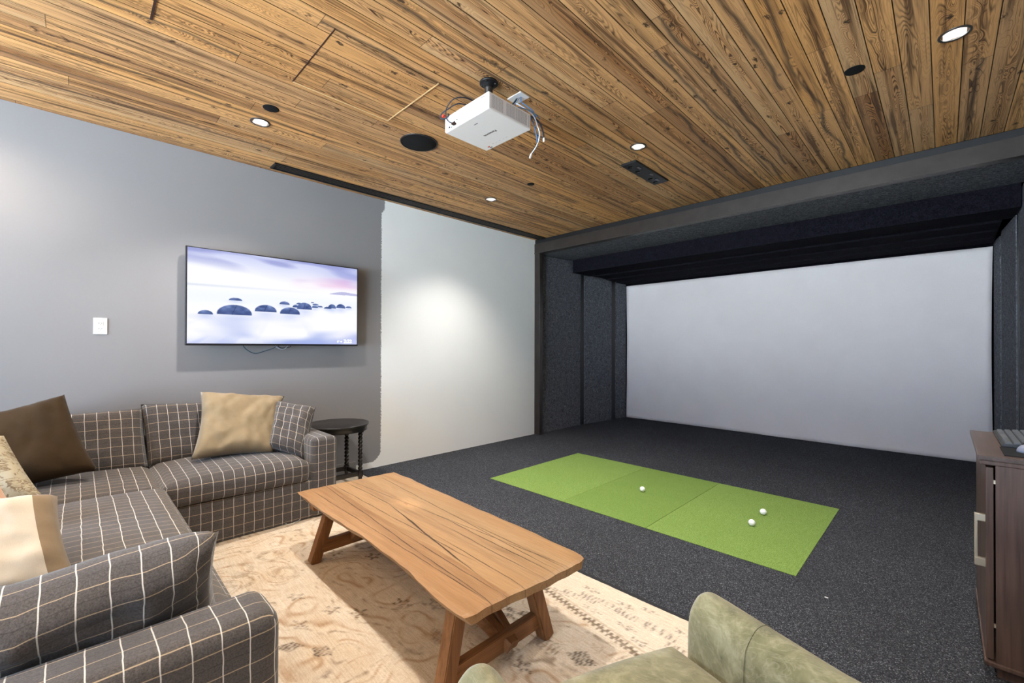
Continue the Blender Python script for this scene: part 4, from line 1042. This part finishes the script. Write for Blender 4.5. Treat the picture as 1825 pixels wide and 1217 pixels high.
# ------------------------------------------------------------------ side table
SX, SY, SZ, SR = .297, -3.0, .56, .272
t = thing('side_table', 'small round black side table with bobbin-turned legs beside the sofa arm', 'side table', (SX, SY, 0))
bm = bmesh.new(); lathe(bm, (SX, SY), [(0, SZ), (SR-.004, SZ), (SR, SZ-.004), (SR, SZ-.012), (SR-.006, SZ-.018), (0, SZ-.018)], 64); mesh('tabletop', bm, 'ebony', t, True)
bm = bmesh.new(); lathe(bm, (SX, SY), [(SR-.018, SZ-.018), (SR-.018, SZ-.062), (SR-.035, SZ-.062), (SR-.035, SZ-.018)], 64); mesh('apron', bm, 'ebony', t, True)
LEG = [(SX+.135, SY+.150), (SX-.115, SY+.135), (SX-.12, SY-.15), (SX+.135, SY-.15)]
for k, (lx, ly) in enumerate(LEG):
    bm = bmesh.new(); prof = [(0, SZ-.02)]
    box(bm, lx-.022, lx+.022, ly-.022, ly+.022, SZ-.085, SZ-.019, bev=.002); box(bm, lx-.019, lx+.019, ly-.019, ly+.019, .075, .135, bev=.002)
    pr = [(.014, SZ-.08)]
    z = SZ-.085; nb = 10; st = (SZ-.085-.135)/nb
    for b in range(nb):
        for s in range(7):
            a = s/6*PI; pr.append((.0125+.0085*math.sin(a), z-st*(s/6)))
        z -= st
    pr += [(.014, .13)]
    lathe(bm, (lx, ly), pr, 20); lathe(bm, (lx, ly), [(.017, .08), (.016, .05), (.012, .012), (0, .012)], 20)
    mesh('leg', bm, 'ebony', t, True)
for a, b in ((0, 1), (1, 2), (2, 3), (3, 0)):
    mesh('stretcher', bar(bmesh.new(), (*LEG[a], .104), (*LEG[b], .104), .022, .036, .002), 'ebony', t)

# ------------------------------------------------------------------ armchair
fdir = Vector((-.934, .357, 0)); ldir = Vector((.357, .934, 0)); O = Vector((3.6245, -3.803, 0))
def cw(s, tt, z): return O+ldir*s-fdir*tt+Vector((0, 0, z))
t = thing('armchair', 'sage green suede armchair in the foreground at the bottom right', 'armchair', cw(0, .35, 0))
path = []
SA = .3125
for k in range(7): path.append((-SA, .02+.40*k/6))
for k in range(1, 12):
    a = PI*k/12; path.append((-SA*math.cos(a), .42+.26*math.sin(a)))
for k in range(7): path.append((SA, .42-.40*k/6))
def topz(tt, s): return .622+.16*min(1, max(0, (tt-.36)/.32))**1.3
rings = []; bm = bmesh.new(); NP = len(path); MR = 28
def ring(p, tang, w, z0, z1):
    nrm = Vector((-tang.y, tang.x)); out = []
    for k in range(MR):
        a = 2*PI*k/MR; ex = 3.0; cc, ss = math.cos(a), math.sin(a)
        du = w*.5*(abs(cc)**(2/ex))*(1 if cc > 0 else -1); dz = (z1-z0)*.5*(abs(ss)**(2/6))*(1 if ss > 0 else -1)
        sh = 1-(.35*max(0, dz/((z1-z0)*.5)-.86)/.14 if dz > 0 else 0)
        out.append(cw(p[0]+nrm.x*du*sh, p[1]+nrm.y*du*sh, (z0+z1)/2+dz))
    return [bm.verts.new(v) for v in out]
W_ = .122
seq = []
for i, p in enumerate(path):
    a = path[max(i-1, 0)]; b = path[min(i+1, NP-1)]; tg = Vector((b[0]-a[0], b[1]-a[1])).normalized(); seq.append((p, tg))
full = []
for f, off in ((.62, -.03), (.86, -.022), (.96, -.010)):
    p, tg = seq[0]; full.append(((p[0]+tg.x*off, p[1]+tg.y*off), tg, W_*f, .10+.05*(1-f), topz(0, 0)-.03*(1-f)/.38))
for (p, tg) in seq: full.append((p, tg, W_, .10, topz(p[1], p[0])))
for f, off in ((.96, .010), (.86, .022), (.62, .03)):
    p, tg = seq[-1]; full.append(((p[0]+tg.x*off, p[1]+tg.y*off), tg, W_*f, .10+.05*(1-f), topz(0, 0)-.03*(1-f)/.38))
for a in full: rings.append(ring(*a))
for a, b in zip(rings, rings[1:]):
    for k in range(MR): bm.faces.new((a[k], a[(k+1) % MR], b[(k+1) % MR], b[k]))
bm.faces.new(rings[0]); bm.faces.new(rings[-1])
o = mesh('arm_and_back_shell', bm, 'suede', t, True)
sb = o.modifiers.new('sub', 'SUBSURF'); sb.levels = 1; sb.render_levels = 1
# seam over the right arm
pts = []
p, tg = (SA, .165), Vector((0, -1)); nrm = Vector((-tg.y, tg.x)); z1 = topz(.165, 0); z0 = .10
for k in range(-6, MR//2+7):
    a = 2*PI*k/MR; cc, ss = math.cos(a), math.sin(a)
    du = (W_*.5+.001)*(abs(cc)**(2/3.0))*(1 if cc > 0 else -1); dz = ((z1-z0)*.5-.0005)*(abs(ss)**(2/6))*(1 if ss > 0 else -1)
    sh = 1-(.35*max(0, dz/((z1-z0)*.5)-.86)/.14 if dz > 0 else 0)
    pts.append(cw(p[0]+nrm.x*du*sh, p[1]+nrm.y*du*sh, (z0+z1)/2+dz))
mesh('arm_seam', tube(bmesh.new(), pts, .0011, 6, 3), 'suede', t, True)
# seat: rounded cushion in chair space
def chairbox(name, s0, s1, t0, t1, z0, z1, r, crown, mat):
    a, b, h = (s1-s0)/2, (t1-t0)/2, (z1-z0)/2
    o = cushion(name, (0, 0, 0), (a, b, h), r, crown, mat, None, n=(20, 22, 8), seed=31)
    me = o.data
    c = cw((s0+s1)/2, (t0+t1)/2, (z0+z1)/2)
    mt = Matrix.Identity(4)
    for i in range(3): mt[i][0] = ldir[i]; mt[i][1] = -fdir[i]; mt[i][2] = (0, 0, 1)[i]; mt[i][3] = c[i]
    me.transform(mt); me.update()
    bpy.data.objects.remove(o); return link(bpy.data.objects.new(name, me), t)
chairbox('seat_cushion', -.256, .256, -.05, .56, .29, .482, .036, .028, 'suede')
chairbox('seat_base', -.25, .25, .0, .56, .10, .30, .03, 0, 'suede')
for s, tt in ((-.31, .05), (.31, .05), (-.24, .58), (.24, .58)):
    bm = bmesh.new(); c = cw(s, tt, 0); lathe(bm, (c.x, c.y), [(0, .009), (.016, .009), (.022, .11), (0, .11)], 20); mesh('foot', bm, 'ebony', t, True)

# ------------------------------------------------------------------ cabinet, keyboard, mouse
CX0, CX1, CY0, CY1, CZ = 4.275, 4.735, -2.21, -1.50, .84
t = thing('cabinet', 'dark walnut cabinet at the right edge with a pale bar handle', 'cabinet', ((CX0+CX1)/2, (CY0+CY1)/2, 0))
bm = bmesh.new(); box(bm, CX0, CX1, CY0, CY1, CZ-.018, CZ, bev=.0015); mesh('worktop', bm, 'walnut_top', t)
bm = bmesh.new(); box(bm, CX0+.004, CX1, CY0+.004, CY1-.004, CZ-.036, CZ-.018, bev=.004); mesh('top_moulding', bm, 'walnut', t)
bm = bmesh.new(); box(bm, CX0+.046, CX1, CY0+.004, CY0+.03, .06, CZ-.036); mesh('side_panel', bm, 'walnut', t)
bm = bmesh.new(); box(bm, CX0+.046, CX1, CY1-.03, CY1-.004, .06, CZ-.036); mesh('side_panel', bm, 'walnut', t)
bm = bmesh.new(); box(bm, CX0+.06, CX1, CY0+.03, CY1-.03, .06, CZ-.036); mesh('carcass', bm, 'walnut', t)
d = mesh('door', B(CX0+.021, CX0+.041, CY0+.010, CY1-.36, .066, CZ-.045, bev=.0015), 'walnut', t)
d2 = mesh('door', B(CX0+.021, CX0+.041, CY1-.355, CY1-.006, .066, CZ-.045, bev=.0015), 'walnut', t)
hx = CX0-.008
bm = bmesh.new(); box(bm, hx, hx+.009, CY0+.045, CY0+.060, .402, .60, bev=.001)
box(bm, hx, CX0+.022, CY0+.043, CY0+.062, .575, .602, bev=.001); box(bm, hx, CX0+.022, CY0+.043, CY0+.062, .40, .43, bev=.001)
mesh('handle', bm, 'nickel', d)
for za in (.735, .19): mesh('hinge', B(CX0+.041, CX0+.047, CY0+.006, CY0+.012, za, za+.014), 'nickel', t)
bm = bmesh.new(); box(bm, CX0+.016, CX1, CY0-.002, CY1, .042, .06, bev=.004); mesh('base_moulding', bm, 'walnut', t)
bm = bmesh.new(); box(bm, CX0+.05, CX1-.01, CY0+.02, CY1-.02, .001, .043); mesh('plinth', bm, 'walnut', t)
KX0, KX1, KY0, KY1 = 4.352, 4.492, -1.945, -1.505
t = thing('keyboard', 'dark grey computer keyboard on the walnut cabinet', 'keyboard', ((KX0+KX1)/2, (KY0+KY1)/2, CZ))
bm = hexa(bmesh.new(), [(KX0, KY0, CZ+.001), (KX1, KY0, CZ+.001), (KX1, KY1, CZ+.001), (KX0, KY1, CZ+.001), (KX0, KY0, CZ+.012), (KX1, KY0, CZ+.024), (KX1, KY1, CZ+.024), (KX0, KY1, CZ+.012)])
bmesh.ops.bevel(bm, geom=bm.edges[:], offset=.003, segments=2, affect='EDGES'); mesh('body', bm, 'keyb', t)
kb = None
for r in range(5):
    for k in range(18):
        if r == 0 and 5 < k < 11: continue
        cx, cy = KX0+.021+r*.0245, KY0+.020+k*.0236; cz = CZ+.012+.012*(cx-KX0)/(KX1-KX0)
        if kb is None:
            bm = hexa(bmesh.new(), [(-.0105, -.0105, -.001), (.0105, -.0105, -.001), (.0105, .0105, -.001), (-.0105, .0105, -.001), (-.0085, -.0085, .006), (.0085, -.0085, .006), (.0085, .0085, .006), (-.0085, .0085, .006)])
            bmesh.ops.bevel(bm, geom=bm.edges[:], offset=.0012, segments=2, affect='EDGES')
            kb = mesh('key', bm, 'key', t); kb.location = (cx, cy, cz)
        else:
            q = kb.copy(); col.objects.link(q); q.parent = t; q.matrix_parent_inverse = kb.matrix_parent_inverse.copy(); q.location = (cx, cy, cz)
mesh('space_bar', B(KX0+.0115, KX0+.0305, KY0+.020+6*.0236-.011, KY0+.020+10*.0236+.011, CZ+.012, CZ+.0195, bev=.002), 'key', t)
tag(mesh('mouse_pad', B(4.346, 4.58, -2.165, -1.965, CZ+.0004, CZ+.0035, bev=.001), 'pad'), 'thin black mouse pad on the cabinet in front of the keyboard', 'mouse pad')
t = thing('computer_mouse', 'dark grey computer mouse on the black pad at the right edge', 'computer mouse', (4.44, -2.06, CZ+.003))
bm = bmesh.new(); bmesh.ops.create_uvsphere(bm, u_segments=32, v_segments=16, radius=1)
for v in bm.verts:
    x, y, z = v.co; v.co = Vector((4.44+x*.056, -2.055+y*.032*(1-.12*x), CZ+.0045+max(0, z)*.036*(1-.25*x)+min(0, z)*.001))
mesh('shell', bm, 'mouse', t, True)
bm = bmesh.new(); tq = bmesh.new(); bmesh.ops.create_cone(tq, cap_ends=True, segments=20, radius1=.009, radius2=.009, depth=.007); add(bm, tq, 0, Matrix.Translation((4.408, -2.055, CZ+.034)) @ Matrix.Rotation(PI/2, 4, 'X')); mesh('scroll_wheel', bm, 'black', t, True)

# ------------------------------------------------------------------ daylight through the unseen back window; brighter lower half added to fill the ceiling
w = bpy.data.worlds.new('daylight'); sc.world = w; w.use_nodes = True
nt = w.node_tree; bg = nt.nodes['Background']
tc = nt.nodes.new('ShaderNodeTexCoord'); sp = nt.nodes.new('ShaderNodeSeparateXYZ'); nt.links.new(tc.outputs['Generated'], sp.inputs[0])
rp = nt.nodes.new('ShaderNodeValToRGB'); mr = nt.nodes.new('ShaderNodeMapRange'); mr.inputs[1].default_value = -.12; mr.inputs[2].default_value = .12
nt.links.new(sp.outputs[2], mr.inputs[0]); nt.links.new(mr.outputs[0], rp.inputs[0]); nt.links.new(rp.outputs[0], bg.inputs[0])
rp.color_ramp.elements[0].color = (.73, .87, 1.0, 1); rp.color_ramp.elements[1].color = (.16, .23, .33, 1)
bg.inputs[1].default_value = 50.0
sc.view_settings.view_transform = 'Standard'; sc.view_settings.look = 'None'; sc.view_settings.gamma = 1; sc.view_settings.exposure = -.27
sc.view_settings.use_curve_mapping = False
sc.cycles.max_bounces = 10; sc.cycles.diffuse_bounces = 6
